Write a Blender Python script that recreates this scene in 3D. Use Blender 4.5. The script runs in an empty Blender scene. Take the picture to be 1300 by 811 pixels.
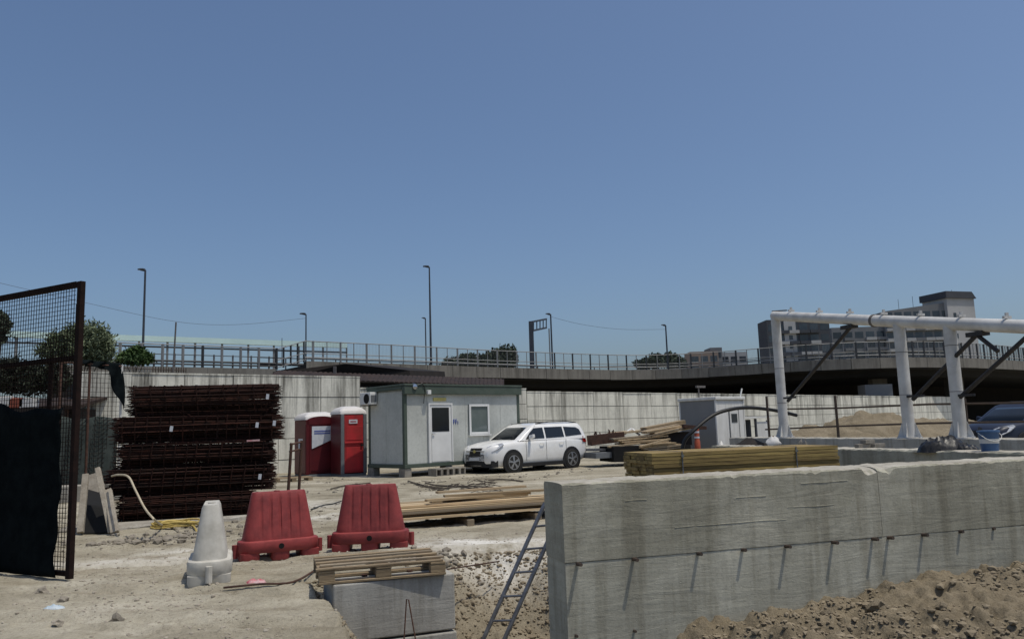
import bpy, bmesh, math, random
import numpy as np
from mathutils import Matrix, Vector
R_ = math.radians
rng = random.Random(11)
sc = bpy.context.scene
COL = sc.collection

# ------------------------------------------------------------------ camera, sky, sun, exposure
F = 1011.0; CX = 650.0; CY = 405.5; PITCH = math.atan(137.5/F); ROLL = R_(1.85); CAMZ = 1.5
cam_d = bpy.data.cameras.new('camera'); cam = bpy.data.objects.new('camera', cam_d); COL.objects.link(cam)
cam_d.sensor_width = 36.0; cam_d.lens = F/1300*36; cam_d.clip_start = .05; cam_d.clip_end = 9000
cam.matrix_world = Matrix.Translation((0, 0, CAMZ)) @ Matrix.Rotation(math.pi/2+PITCH, 4, 'X') @ Matrix.Rotation(-ROLL, 4, 'Z')
sc.camera = cam
SUN_EL = R_(71); SUN_H = Vector((.927, -.375)).normalized()
SUN = Vector((SUN_H.x*math.cos(SUN_EL), SUN_H.y*math.cos(SUN_EL), math.sin(SUN_EL)))
w = bpy.data.worlds.new('World'); sc.world = w; w.use_nodes = True
nt = w.node_tree; bg = nt.nodes['Background']
sky = nt.nodes.new('ShaderNodeTexSky'); sky.sky_type = 'NISHITA'; sky.sun_disc = False
sky.sun_elevation = SUN_EL; sky.sun_rotation = math.atan2(SUN_H.x, SUN_H.y)
sky.air_density = .95; sky.dust_density = 2.9; sky.ozone_density = 3.0; sky.altitude = 50
tint = nt.nodes.new('ShaderNodeMix'); tint.data_type = 'RGBA'; tint.blend_type = 'MULTIPLY'; tint.inputs[0].default_value = 1; tint.inputs[7].default_value = (.93, 1.015, 1.09, 1)
nt.links.new(sky.outputs[0], tint.inputs[6]); nt.links.new(tint.outputs[2], bg.inputs[0]); bg.inputs[1].default_value = .135
sl = bpy.data.lights.new('sun', 'SUN'); so = bpy.data.objects.new('sun', sl); COL.objects.link(so)
sl.energy = 3.8; sl.angle = R_(.53); sl.color = (1, .93, .81)
so.rotation_euler = SUN.to_track_quat('Z', 'Y').to_euler()
sc.view_settings.view_transform = 'Standard'; sc.view_settings.look = 'None'
sc.view_settings.exposure = -.44; sc.view_settings.gamma = 1.0
sc.render.engine = 'CYCLES'; sc.cycles.use_denoising = True; sc.cycles.max_bounces = 6

def ray(px, py):
    a_, b_ = (px-CX)/F, (CY-py)/F
    a = a_*math.cos(ROLL)+b_*math.sin(ROLL); b = -a_*math.sin(ROLL)+b_*math.cos(ROLL)
    return Vector((a, math.cos(PITCH)-b*math.sin(PITCH), math.sin(PITCH)+b*math.cos(PITCH)))
def at(px, py, D):                       # the point of a sight line at forward distance D
    r = ray(px, py); return Vector((0, 0, CAMZ)) + r*(D/r.y)
def gp(px, py, z=0.0):                   # ... where it meets a level plane
    r = ray(px, py); return Vector((0, 0, CAMZ)) + r*((z-CAMZ)/r.z)
def vp(px, py, p0, d):                   # ... where it meets an upright plane through p0 along d
    r = ray(px, py); n = Vector((d[1], -d[0])); t = (p0[0]*n.x+p0[1]*n.y)/(r.x*n.x+r.y*n.y)
    return Vector((0, 0, CAMZ)) + r*t

# ------------------------------------------------------------------ materials
MATS = {}
def pm(name, c1, c2=None, scale=4, rough=.8, bump=0, bscale=40, metal=0, spec=.3, rnd=0, stretch=(1, 1, 1), detail=5, bdist=.02, lo=.35, hi=.65, alpha=1, trans=0, coat=0):
    m = bpy.data.materials.new(name); m.use_nodes = True; t = m.node_tree; N = t.nodes; L = t.links
    b = N['Principled BSDF']; b.inputs['Roughness'].default_value = rough; b.inputs['Metallic'].default_value = metal
    b.inputs['Specular IOR Level'].default_value = spec; b.inputs['Alpha'].default_value = alpha
    b.inputs['Transmission Weight'].default_value = trans; b.inputs['Coat Weight'].default_value = coat
    tc = N.new('ShaderNodeTexCoord'); mp = N.new('ShaderNodeMapping'); mp.inputs['Scale'].default_value = stretch
    L.new(tc.outputs['Object'], mp.inputs[0])
    vec = mp.outputs[0]
    oi = N.new('ShaderNodeObjectInfo')
    if rnd:
        ad = N.new('ShaderNodeVectorMath'); ad.operation = 'MULTIPLY_ADD'
        ad.inputs[1].default_value = (1, 1, 1)
        cm = N.new('ShaderNodeCombineXYZ'); ml = N.new('ShaderNodeMath'); ml.operation = 'MULTIPLY'; ml.inputs[1].default_value = 37
        L.new(oi.outputs['Random'], ml.inputs[0])
        for k in range(3): L.new(ml.outputs[0], cm.inputs[k])
        L.new(vec, ad.inputs[0]); L.new(cm.outputs[0], ad.inputs[2]); vec = ad.outputs[0]
    if c2 is None: c2 = tuple(x*.8 for x in c1)
    n = N.new('ShaderNodeTexNoise'); n.inputs['Scale'].default_value = scale; n.inputs['Detail'].default_value = detail; n.inputs['Roughness'].default_value = .62
    L.new(vec, n.inputs['Vector'])
    r = N.new('ShaderNodeValToRGB'); r.color_ramp.elements[0].position = lo; r.color_ramp.elements[1].position = hi
    r.color_ramp.elements[0].color = (*c1, 1); r.color_ramp.elements[1].color = (*c2, 1)
    L.new(n.outputs[0], r.inputs[0]); colo = r.outputs[0]
    if rnd:
        hs = N.new('ShaderNodeHueSaturation'); mr = N.new('ShaderNodeMapRange')
        mr.inputs['To Min'].default_value = 1-rnd; mr.inputs['To Max'].default_value = 1+rnd
        L.new(oi.outputs['Random'], mr.inputs['Value']); L.new(mr.outputs[0], hs.inputs['Value']); L.new(colo, hs.inputs['Color']); colo = hs.outputs[0]
    L.new(colo, b.inputs['Base Color'])
    if bump:
        n2 = N.new('ShaderNodeTexNoise'); n2.inputs['Scale'].default_value = bscale; n2.inputs['Detail'].default_value = 6
        L.new(vec, n2.inputs['Vector'])
        bp = N.new('ShaderNodeBump'); bp.inputs['Strength'].default_value = bump; bp.inputs['Distance'].default_value = bdist
        L.new(n2.outputs[0], bp.inputs['Height']); L.new(bp.outputs[0], b.inputs['Normal'])
    MATS[name] = m; return m

def node_chain(m):
    t = m.node_tree; return t.nodes, t.links, t.nodes['Principled BSDF']
def ramp(N, stops):
    r = N.new('ShaderNodeValToRGB'); e = r.color_ramp.elements
    while len(e) < len(stops): e.new(.5)
    for k, (p, c) in enumerate(stops):
        e[k].position = p; e[k].color = (*c, 1) if len(c) == 3 else c
    return r
def noise(N, L, vec, scale, detail=5, rough=.6, dist=0):
    n = N.new('ShaderNodeTexNoise'); n.inputs['Scale'].default_value = scale; n.inputs['Detail'].default_value = detail
    n.inputs['Roughness'].default_value = rough; n.inputs['Distortion'].default_value = dist; L.new(vec, n.inputs['Vector']); return n
def mapping(N, L, vec, s):
    mp = N.new('ShaderNodeMapping'); mp.inputs['Scale'].default_value = s; L.new(vec, mp.inputs[0]); return mp.outputs[0]
def mixc(N, L, fac, a, b, mode='MIX'):
    mx = N.new('ShaderNodeMix'); mx.data_type = 'RGBA'; mx.blend_type = mode
    for s, v in ((0, fac), (6, a), (7, b)):
        if hasattr(v, 'links') or hasattr(v, 'is_linked'): L.new(v, mx.inputs[s])
        else: mx.inputs[s].default_value = v if s == 0 else (*v, 1)
    return mx.outputs[2]

def ground_mat():
    m = bpy.data.materials.new('dusty_ground'); m.use_nodes = True; N, L, b = node_chain(m)
    b.inputs['Roughness'].default_value = .95; b.inputs['Specular IOR Level'].default_value = .12
    tc = N.new('ShaderNodeTexCoord'); v = tc.outputs['Object']
    big = noise(N, L, v, .35, 6, .65); mid = noise(N, L, v, 1.7, 8, .7, .6); fine = noise(N, L, v, 26, 6, .75); grit = noise(N, L, v, 110, 3, .7)
    streak = noise(N, L, mapping(N, L, v, (.35, 1.6, 1)), 1.1, 6, .65, .4)
    pale = ramp(N, [(.3, (.205, .183, .137)), (.46, (.305, .278, .214)), (.58, (.37, .341, .27)), (.72, (.475, .443, .37))])
    L.new(big.outputs[0], pale.inputs[0])
    r2 = ramp(N, [(.32, (.62, .59, .55)), (.5, (.98, .97, .95)), (.68, (1.16, 1.16, 1.18))]); L.new(mid.outputs[0], r2.inputs[0])
    c = mixc(N, L, .75, pale.outputs[0], r2.outputs[0], 'MULTIPLY')
    r5 = ramp(N, [(.34, (.66, .62, .57)), (.5, (1, 1, 1)), (.66, (1.2, 1.21, 1.23))]); L.new(streak.outputs[0], r5.inputs[0])
    c = mixc(N, L, .7, c, r5.outputs[0], 'MULTIPLY')
    r3 = ramp(N, [(.3, (.5, .47, .42)), (.46, (1, 1, 1)), (.75, (1.2, 1.19, 1.17))]); L.new(fine.outputs[0], r3.inputs[0])
    c = mixc(N, L, .8, c, r3.outputs[0], 'MULTIPLY')
    r6 = ramp(N, [(.3, (.7, .69, .67)), (.52, (1, 1, 1)), (.72, (1.22, 1.21, 1.2))]); L.new(grit.outputs[0], r6.inputs[0])
    c = mixc(N, L, .7, c, r6.outputs[0], 'MULTIPLY')
    # moist freshly dug soil
    soil = ramp(N, [(.3, (.125, .1, .066)), (.5, (.195, .16, .108)), (.7, (.26, .218, .155))]); L.new(mid.outputs[0], soil.inputs[0])
    s2 = mixc(N, L, .8, soil.outputs[0], r3.outputs[0], 'MULTIPLY')
    s2 = mixc(N, L, .7, s2, r6.outputs[0], 'MULTIPLY')
    at_ = N.new('ShaderNodeAttribute'); at_.attribute_name = 'moist'
    ma = N.new('ShaderNodeMath'); ma.operation = 'ADD'; ms = N.new('ShaderNodeMath'); ms.operation = 'MULTIPLY_ADD'
    ms.inputs[1].default_value = .5; ms.inputs[2].default_value = -.25; L.new(mid.outputs[0], ms.inputs[0])
    L.new(at_.outputs['Fac'], ma.inputs[0]); L.new(ms.outputs[0], ma.inputs[1]); ma.use_clamp = True
    c = mixc(N, L, ma.outputs[0], c, s2)
    # lime-white dust spills
    at2 = N.new('ShaderNodeAttribute'); at2.attribute_name = 'lime'
    ml = N.new('ShaderNodeMath'); ml.operation = 'MULTIPLY'; L.new(at2.outputs['Fac'], ml.inputs[0])
    r4 = ramp(N, [(.35, (0, 0, 0)), (.6, (1, 1, 1))]); L.new(mid.outputs[0], r4.inputs[0]); L.new(r4.outputs[0], ml.inputs[1])
    c = mixc(N, L, ml.outputs[0], c, (.68, .66, .61))
    L.new(c, b.inputs['Base Color'])
    n3 = noise(N, L, v, 60, 8, .8); n4 = noise(N, L, v, 9, 6, .7)
    b1 = N.new('ShaderNodeBump'); b1.inputs['Strength'].default_value = .6; b1.inputs['Distance'].default_value = .05; L.new(n4.outputs[0], b1.inputs['Height'])
    b2 = N.new('ShaderNodeBump'); b2.inputs['Strength'].default_value = .7; b2.inputs['Distance'].default_value = .012; L.new(n3.outputs[0], b2.inputs['Height']); L.new(b1.outputs[0], b2.inputs['Normal'])
    L.new(b2.outputs[0], b.inputs['Normal']); MATS['ground'] = m

def cast_concrete(name, base, dark, boards=True):
    m = bpy.data.materials.new(name); m.use_nodes = True; N, L, b = node_chain(m)
    b.inputs['Roughness'].default_value = .88; b.inputs['Specular IOR Level'].default_value = .2
    tc = N.new('ShaderNodeTexCoord'); v = tc.outputs['Object']
    n1 = noise(N, L, v, 1.3, 8, .68, .3); n2 = noise(N, L, mapping(N, L, v, (.6, .6, 4.5)), 2.6, 7, .7, .6); n3 = noise(N, L, v, 45, 5, .7); n5 = noise(N, L, mapping(N, L, v, (6, 6, .5)), 1.4, 5, .6)
    r = ramp(N, [(.3, tuple(x*.85 for x in dark)), (.44, dark), (.52, tuple(.5*(p+q) for p, q in zip(base, dark))), (.6, base), (.75, tuple(x*1.2 for x in base))]); L.new(n1.outputs[0], r.inputs[0])
    r2 = ramp(N, [(.3, (.76, .75, .73)), (.5, (1, 1, 1)), (.7, (1.1, 1.1, 1.08))]); L.new(n2.outputs[0], r2.inputs[0])
    c = mixc(N, L, .6 if boards else .25, r.outputs[0], r2.outputs[0], 'MULTIPLY')
    r3 = ramp(N, [(.3, (.8, .8, .8)), (.5, (1, 1, 1)), (.75, (1.1, 1.1, 1.1))]); L.new(n3.outputs[0], r3.inputs[0])
    c = mixc(N, L, .8, c, r3.outputs[0], 'MULTIPLY')
    r5 = ramp(N, [(.34, (.66, .64, .6)), (.5, (1, 1, 1)), (.7, (1.1, 1.1, 1.09))]); L.new(n5.outputs[0], r5.inputs[0])
    c = mixc(N, L, .7, c, r5.outputs[0], 'MULTIPLY')
    L.new(c, b.inputs['Base Color'])
    vo = N.new('ShaderNodeTexVoronoi'); vo.inputs['Scale'].default_value = 24; L.new(v, vo.inputs['Vector'])
    rp = ramp(N, [(.05, (0, 0, 0)), (.11, (1, 1, 1))]); L.new(vo.outputs['Distance'], rp.inputs[0])
    b0 = N.new('ShaderNodeBump'); b0.inputs['Strength'].default_value = .5; b0.inputs['Distance'].default_value = .006; L.new(rp.outputs[0], b0.inputs['Height'])
    b1 = N.new('ShaderNodeBump'); b1.inputs['Strength'].default_value = .55; b1.inputs['Distance'].default_value = .012; L.new(n2.outputs[0], b1.inputs['Height']); L.new(b0.outputs[0], b1.inputs['Normal'])
    b2 = N.new('ShaderNodeBump'); b2.inputs['Strength'].default_value = .35; b2.inputs['Distance'].default_value = .006; L.new(n3.outputs[0], b2.inputs['Height']); L.new(b1.outputs[0], b2.inputs['Normal'])
    L.new(b2.outputs[0], b.inputs['Normal']); MATS[name] = m

def streaked(name, base, dark, amount=.85, zspan=(0, 3.5)):
    """pale precast panels with black rain streaks running down from the coping"""
    m = bpy.data.materials.new(name); m.use_nodes = True; N, L, b = node_chain(m)
    b.inputs['Roughness'].default_value = .9; b.inputs['Specular IOR Level'].default_value = .2
    g = N.new('ShaderNodeNewGeometry'); v = g.outputs['Position']
    n1 = noise(N, L, v, .5, 6, .65); st = noise(N, L, mapping(N, L, v, (1, 1, .06)), 2.1, 6, .75); fine = noise(N, L, v, 12, 5, .7)
    r = ramp(N, [(.3, tuple(x*.72 for x in base)), (.55, base), (.75, tuple(min(1, x*1.1) for x in base))]); L.new(n1.outputs[0], r.inputs[0])
    sx = N.new('ShaderNodeSeparateXYZ'); L.new(v, sx.inputs[0])
    mr = N.new('ShaderNodeMapRange'); mr.inputs['From Min'].default_value = zspan[0]; mr.inputs['From Max'].default_value = zspan[1]; L.new(sx.outputs[2], mr.inputs['Value'])
    sr = ramp(N, [(.46, (0, 0, 0)), (.66, (1, 1, 1))]); L.new(st.outputs[0], sr.inputs[0])
    mu = N.new('ShaderNodeMath'); mu.operation = 'MULTIPLY'; L.new(mr.outputs[0], mu.inputs[0]); L.new(sr.outputs[0], mu.inputs[1])
    m2 = N.new('ShaderNodeMath'); m2.operation = 'MULTIPLY'; m2.inputs[1].default_value = amount; L.new(mu.outputs[0], m2.inputs[0])
    c = mixc(N, L, m2.outputs[0], r.outputs[0], dark)
    r3 = ramp(N, [(.3, (.8, .8, .8)), (.5, (1, 1, 1)), (.75, (1.08, 1.08, 1.08))]); L.new(fine.outputs[0], r3.inputs[0])
    c = mixc(N, L, .7, c, r3.outputs[0], 'MULTIPLY')
    L.new(c, b.inputs['Base Color']); MATS[name] = m

ground_mat()
cast_concrete('wall_concrete', (.415, .40, .325), (.315, .302, .238))
cast_concrete('wall_concrete_lower', (.46, .448, .37), (.375, .363, .295))
cast_concrete('block_concrete', (.40, .39, .355), (.33, .32, .29), False)
cast_concrete('slab_concrete', (.34, .32, .28), (.22, .2, .17), False)
cast_concrete('pale_top', (.46, .435, .375), (.36, .335, .28), False)  # paler concrete for the upward wall faces
streaked('panel_concrete', (.70, .685, .60), (.055, .05, .04), .95, (-.6, 3.4))
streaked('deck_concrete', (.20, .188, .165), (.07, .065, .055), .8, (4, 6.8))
pm('rust', (.008, .004, .003), (.04, .013, .008), 14, .9, .3, 60, rnd=.5)
pm('rust_pole', (.05, .027, .02), (.09, .045, .03), 9, .8, rnd=.2)
pm('gate_paint', (.012, .008, .007), (.022, .012, .01), 9, .85, spec=.1)
pm('shade_cloth', (.004, .006, .007), (.008, .011, .012), 6, 1, .3, 90, spec=.02)
pm('green_cloth', (.022, .03, .028), (.045, .055, .05), 3, .9)
pm('red_plastic', (.285, .05, .048), (.185, .034, .034), 6, .6, .15, 25, spec=.3, lo=.38, hi=.66, rnd=.06, detail=8)
pm('white_plastic', (.53, .51, .455), (.38, .36, .31), 6, .6, .1, 25, rnd=.03, detail=8, lo=.36, hi=.7)
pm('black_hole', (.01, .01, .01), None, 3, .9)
pm('pallet_wood', (.31, .235, .145), (.16, .12, .075), 3, .85, .25, 20, stretch=(1, 9, 9), rnd=.25)
pm('new_plank', (.54, .42, .265), (.34, .25, .145), 2.2, .8, .2, 14, stretch=(.6, 9, 9), rnd=.42)
pm('yellow_ply', (.33, .24, .085), (.13, .088, .035), 2.4, .7, .2, 10, stretch=(.7, 5, 9), rnd=.25)
pm('grey_plank', (.33, .27, .19), (.19, .15, .105), 2.2, .9, .2, 14, stretch=(.6, 9, 9), rnd=.3)
pm('aluminium', (.22, .225, .235), (.12, .12, .125), 12, .45, metal=.6)
streaked('cabin_panel', (.50, .515, .48), (.30, .29, .25), .22, (-1.5, 3.2))
pm('cabin_green', (.055, .075, .058), (.075, .095, .077), 3, .6)
pm('white_paint', (.72, .72, .70), (.64, .64, .62), 2, .5)
pm('hut_white', (.70, .70, .68), (.55, .545, .51), 2.2, .55, stretch=(1.5, 1.5, .4), detail=8)
pm('hut_grey', (.22, .222, .222), (.19, .192, .192), 1, .55)
pm('dark_glass', (.012, .015, .018), None, 2, .06, spec=.6)
pm('grey_glass', (.10, .125, .12), (.13, .155, .15), 2, .08, spec=.6)
pm('window_glass', (.03, .04, .05), (.05, .06, .07), .5, .12, spec=.6, rnd=.4)
pm('toilet_red', (.46, .03, .035), (.30, .03, .03), 3.5, .5, rnd=.05, detail=8, stretch=(1, 1, .5))
pm('toilet_red_shaded', (.10, .008, .012), (.07, .007, .01), 2.5, .45)  # toilet red with the shade on its faces darkened into the colour
pm('toilet_roof', (.62, .60, .58), (.54, .52, .5), 3, .5)
pm('toilet_grey', (.16, .17, .18), None, 3, .6)
pm('sticker', (.62, .64, .67), (.5, .53, .58), 8, .5)
pm('blue_print', (.06, .09, .30), (.1, .13, .36), 8, .5)
pm('yellow_sign', (.55, .47, .16), None, 6, .6)
pm('car_white', (.80, .80, .79), (.72, .71, .68), 2.5, .25, spec=.5, coat=.6)
pm('car_navy', (.008, .012, .028), (.01, .015, .034), 1, .45, spec=.35, coat=.1)
pm('car_black', (.018, .018, .019), None, 4, .6)
pm('tyre', (.018, .018, .018), (.035, .033, .03), 8, .9)
pm('alloy', (.42, .43, .45), None, 5, .35, metal=.7)
pm('chrome', (.55, .56, .58), None, 5, .2, metal=1)
pm('lamp_glass', (.5, .52, .55), (.3, .32, .36), 20, .12, spec=.6)
pm('tail_red', (.3, .01, .01), None, 3, .2)
pm('frame_white', (.60, .595, .575), (.44, .43, .405), 2.2, .5, .05, 12)
pm('brace_steel', (.022, .022, .024), (.04, .035, .033), 6, .6)
pm('rail_steel', (.05, .04, .034), (.085, .06, .045), 6, .75)
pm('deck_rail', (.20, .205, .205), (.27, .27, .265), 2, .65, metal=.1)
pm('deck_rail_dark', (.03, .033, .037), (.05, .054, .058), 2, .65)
pm('deck_under', (.012, .0115, .011), (.008, .0076, .0075), .4, .9)  # near-black base: the deep shade under the deck is put into it
pm('asphalt', (.05, .05, .05), None, 3, .9)
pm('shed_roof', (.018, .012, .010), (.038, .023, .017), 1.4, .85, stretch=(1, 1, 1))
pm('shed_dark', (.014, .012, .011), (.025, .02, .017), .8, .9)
pm('pale_green', (.62, .80, .76), (.55, .72, .68), .5, .5)
pm('lamp_post', (.04, .047, .06), (.06, .067, .08), 2, .55)
pm('old_pole', (.11, .10, .095), (.16, .15, .14), 2, .8)
pm('wire', (.09, .10, .12), None, 2, .8)
pm('yellow_hose', (.50, .38, .12), (.40, .30, .09), 7, .55)
pm('pale_hose', (.50, .44, .32), (.42, .36, .25), 7, .55)
pm('black_hose', (.012, .013, .014), None, 3, .45)
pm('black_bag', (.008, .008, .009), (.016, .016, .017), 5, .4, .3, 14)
pm('bucket_blue', (.06, .12, .23), (.07, .14, .27), 4, .45)
pm('blue_tarp', (.05, .09, .30), (.11, .17, .42), 1.3, .5, .4, 5)
pm('cone_orange', (.34, .075, .035), None, 4, .5)
pm('pink_rag', (.42, .07, .09), (.55, .4, .4), 9, .8)
pm('blue_rag', (.33, .43, .50), (.5, .55, .58), 9, .6)
pm('white_bag', (.62, .61, .59), (.5, .49, .47), 5, .7, .4, 9)
pm('rubble', (.33, .297, .243), (.23, .2, .158), 6, .95, .5, 30, rnd=.35)
pm('soil_clod', (.145, .117, .079), (.215, .178, .123), 5, .95, .6, 25, rnd=.3)
pm('dry_twig', (.05, .042, .034), (.09, .075, .06), 6, .9)
pm('bark', (.07, .055, .04), (.11, .09, .07), 8, .95)
pm('leaf_olive', (.085, .11, .06), (.15, .18, .10), .9, .7, rnd=0, detail=3)
pm('leaf_green', (.03, .062, .018), (.07, .12, .03), 1.2, .7, detail=3)
pm('leaf_far', (.03, .043, .028), (.055, .072, .045), .25, .8, detail=3)
pm('leaf_dark', (.012, .017, .010), (.03, .038, .022), 1, .8, detail=3)
pm('flat_grey', (.19, .195, .2), (.15, .155, .16), .15, .9)
pm('flat_dark', (.075, .08, .09), (.055, .06, .07), .15, .9)
pm('flat_pale', (.42, .42, .415), (.34, .34, .335), .15, .9)
pm('flat_brick', (.23, .17, .14), (.27, .22, .18), .15, .9)
pm('brick_red', (.28, .08, .05), None, 4, .9)

# ------------------------------------------------------------------ mesh helpers
class MB:
    def __init__(s): s.v = []; s.f = []
    def add(s, vs, fs):
        k = len(s.v); s.v += [tuple(v) for v in vs]; s.f += [tuple(i+k for i in f) for f in fs]; return s
    def hexa(s, p):      # p: 4 bottom (ccw), 4 top
        return s.add(p, [(3, 2, 1, 0), (4, 5, 6, 7), (0, 1, 5, 4), (1, 2, 6, 5), (2, 3, 7, 6), (3, 0, 4, 7)])
    def box(s, x0, x1, y0, y1, z0, z1):
        return s.hexa([(x0, y0, z0), (x1, y0, z0), (x1, y1, z0), (x0, y1, z0), (x0, y0, z1), (x1, y0, z1), (x1, y1, z1), (x0, y1, z1)])
    def obox(s, p0, p1, wd, ht, up=(0, 0, 1)):    # a bar from p0 to p1, cross-section wd x ht
        p0, p1 = Vector(p0), Vector(p1); d = (p1-p0).normalized(); u = Vector(up)
        if abs(d.dot(u)) > .98: u = Vector((0, 1, 0))
        a = d.cross(u).normalized(); b = a.cross(d).normalized(); a *= wd/2; b *= ht/2
        return s.hexa([p0-a-b, p0+a-b, p1+a-b, p1-a-b, p0-a+b, p0+a+b, p1+a+b, p1-a+b])
    def tube(s, p0, p1, r0, r1=None, n=8):
        return s.path([p0, p1], r0, n, r1)
    def path(s, pts, r, n=8, r1=None):
        pts = [Vector(p) for p in pts]; r1 = r if r1 is None else r1; k = len(s.v); m = len(pts); pa = None
        for i, p in enumerate(pts):
            d = (pts[min(i+1, m-1)]-pts[max(i-1, 0)]).normalized()
            if pa is None: a = d.cross(Vector((0, 0, 1)) if abs(d.z) < .9 else Vector((0, 1, 0))).normalized()
            else: a = (pa-d*pa.dot(d)).normalized()
            pa = a; b = d.cross(a); rr = r+(r1-r)*i/max(1, m-1)
            for j in range(n):
                t = 2*math.pi*j/n; s.v.append(tuple(p+a*(rr*math.cos(t))+b*(rr*math.sin(t))))
        for i in range(m-1):
            for j in range(n):
                q = (j+1) % n; s.f.append((k+i*n+j, k+i*n+q, k+(i+1)*n+q, k+(i+1)*n+j))
        s.f.append(tuple(k+j for j in range(n))[::-1]); s.f.append(tuple(k+(m-1)*n+j for j in range(n))); return s
    def lathe(s, prof, c=(0, 0, 0), n=20, axis='z'):
        k = len(s.v)
        for r, z in prof:
            for j in range(n):
                t = 2*math.pi*j/n; x, y = r*math.cos(t), r*math.sin(t)
                q = {'z': (x, y, z), 'y': (x, z, y), 'x': (z, x, y)}[axis]
                s.v.append((c[0]+q[0], c[1]+q[1], c[2]+q[2]))
        for i in range(len(prof)-1):
            for j in range(n):
                q = (j+1) % n; s.f.append((k+i*n+j, k+i*n+q, k+(i+1)*n+q, k+(i+1)*n+j))
        s.f.append(tuple(k+j for j in range(n))[::-1]); m = len(prof)-1; s.f.append(tuple(k+m*n+j for j in range(n))); return s
    def rings(s, rings, cap=True):
        k = len(s.v); n = len(rings[0])
        for r in rings: s.v += [tuple(p) for p in r]
        for i in range(len(rings)-1):
            for j in range(n):
                q = (j+1) % n; s.f.append((k+i*n+j, k+i*n+q, k+(i+1)*n+q, k+(i+1)*n+j))
        if cap:
            s.f.append(tuple(k+j for j in range(n))[::-1]); m = len(rings)-1; s.f.append(tuple(k+m*n+j for j in range(n)))
        return s
    def prism(s, poly, off):      # polygon of 3-d points extruded by a vector
        off = Vector(off); n = len(poly); P = [Vector(p) for p in poly]
        return s.add(P+[p+off for p in P], [tuple(range(n))[::-1], tuple(range(n, 2*n))]+[(i, (i+1) % n, n+(i+1) % n, n+i) for i in range(n)])
    def mesh(s, name):
        me = bpy.data.meshes.new(name); me.from_pydata(s.v, [], s.f); me.update()
        bm = bmesh.new(); bm.from_mesh(me); bmesh.ops.recalc_face_normals(bm, faces=bm.faces); bm.to_mesh(me); bm.free(); return me
    def build(s, name, mat, parent=None, world=False, smooth=False, bevel=0, seg=2):
        if world and parent is not None:
            I = wm(parent).inverted(); s.v = [tuple(I @ Vector(p)) for p in s.v]
        me = s.mesh(name); o = link(name, me, mat, parent)
        if smooth:
            me.polygons.foreach_set('use_smooth', [True]*len(me.polygons))
            try: me.set_sharp_from_angle(angle=R_(40))
            except Exception: pass
        if bevel:
            b = o.modifiers.new('bevel', 'BEVEL'); b.width = bevel; b.segments = seg; b.limit_method = 'ANGLE'
        return o
def wm(o):
    M = o.matrix_basis.copy()
    while o.parent is not None: o = o.parent; M = o.matrix_basis @ M
    return M
def link(name, me, mat=None, parent=None):
    o = bpy.data.objects.new(name, me); COL.objects.link(o)
    if mat and len(me.materials) == 0: me.materials.append(MATS[mat])
    if parent: o.parent = parent
    return o
def tag(o, label=None, cat=None, group=None, kind=None):
    if label: o['label'] = label
    if cat: o['category'] = cat
    if group: o['group'] = group
    if kind: o['kind'] = kind
    return o
def thing(name, label, cat, loc=(0, 0, 0), rz=0, group=None):
    o = bpy.data.objects.new(name, None); COL.objects.link(o); o.empty_display_size = .1
    o.matrix_basis = Matrix.Translation(loc) @ Matrix.Rotation(R_(rz), 4, 'Z')
    return tag(o, label, cat, group)
def copy_tree(o, parent=None):
    c = o.copy(); COL.objects.link(c); c.parent = parent
    for ch in list(o.children): copy_tree(ch, c)
    return c
def dup(o, loc, rz, label, group=None):
    c = copy_tree(o); c.matrix_basis = Matrix.Translation(loc) @ Matrix.Rotation(R_(rz), 4, 'Z')
    c['label'] = label
    if group: c['group'] = group
    return c
def inst(name, me, parent, M):
    o = bpy.data.objects.new(name, me); COL.objects.link(o); o.parent = parent; o.matrix_basis = M; return o

# ------------------------------------------------------------------ noise
def _h(ix, iy, seed):
    h = (ix.astype(np.int64)*374761393 + iy.astype(np.int64)*668265263 + seed*1442695041) & 0xffffffff
    h = ((h ^ (h >> 13))*1274126177) & 0xffffffff
    return ((h ^ (h >> 16)) & 0xffff)/65535.0
def vnoise(x, y, seed=0):
    ix, iy = np.floor(x), np.floor(y); fx, fy = x-ix, y-iy
    fx = fx*fx*(3-2*fx); fy = fy*fy*(3-2*fy)
    a, b = _h(ix, iy, seed), _h(ix+1, iy, seed); c, d = _h(ix, iy+1, seed), _h(ix+1, iy+1, seed)
    return (a+(b-a)*fx)*(1-fy)+(c+(d-c)*fx)*fy
def fbm(x, y, o=4, seed=0, g=.5):
    s = 0; amp = 1; tot = 0
    for k in range(o):
        s = s+amp*(vnoise(x*2**k+17.3*k, y*2**k-9.1*k, seed+k)*2-1); tot += amp; amp *= g
    return s/tot
def sst(a, b, x):
    t = np.clip((x-a)/(b-a), 0, 1); return t*t*(3-2*t)

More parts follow.
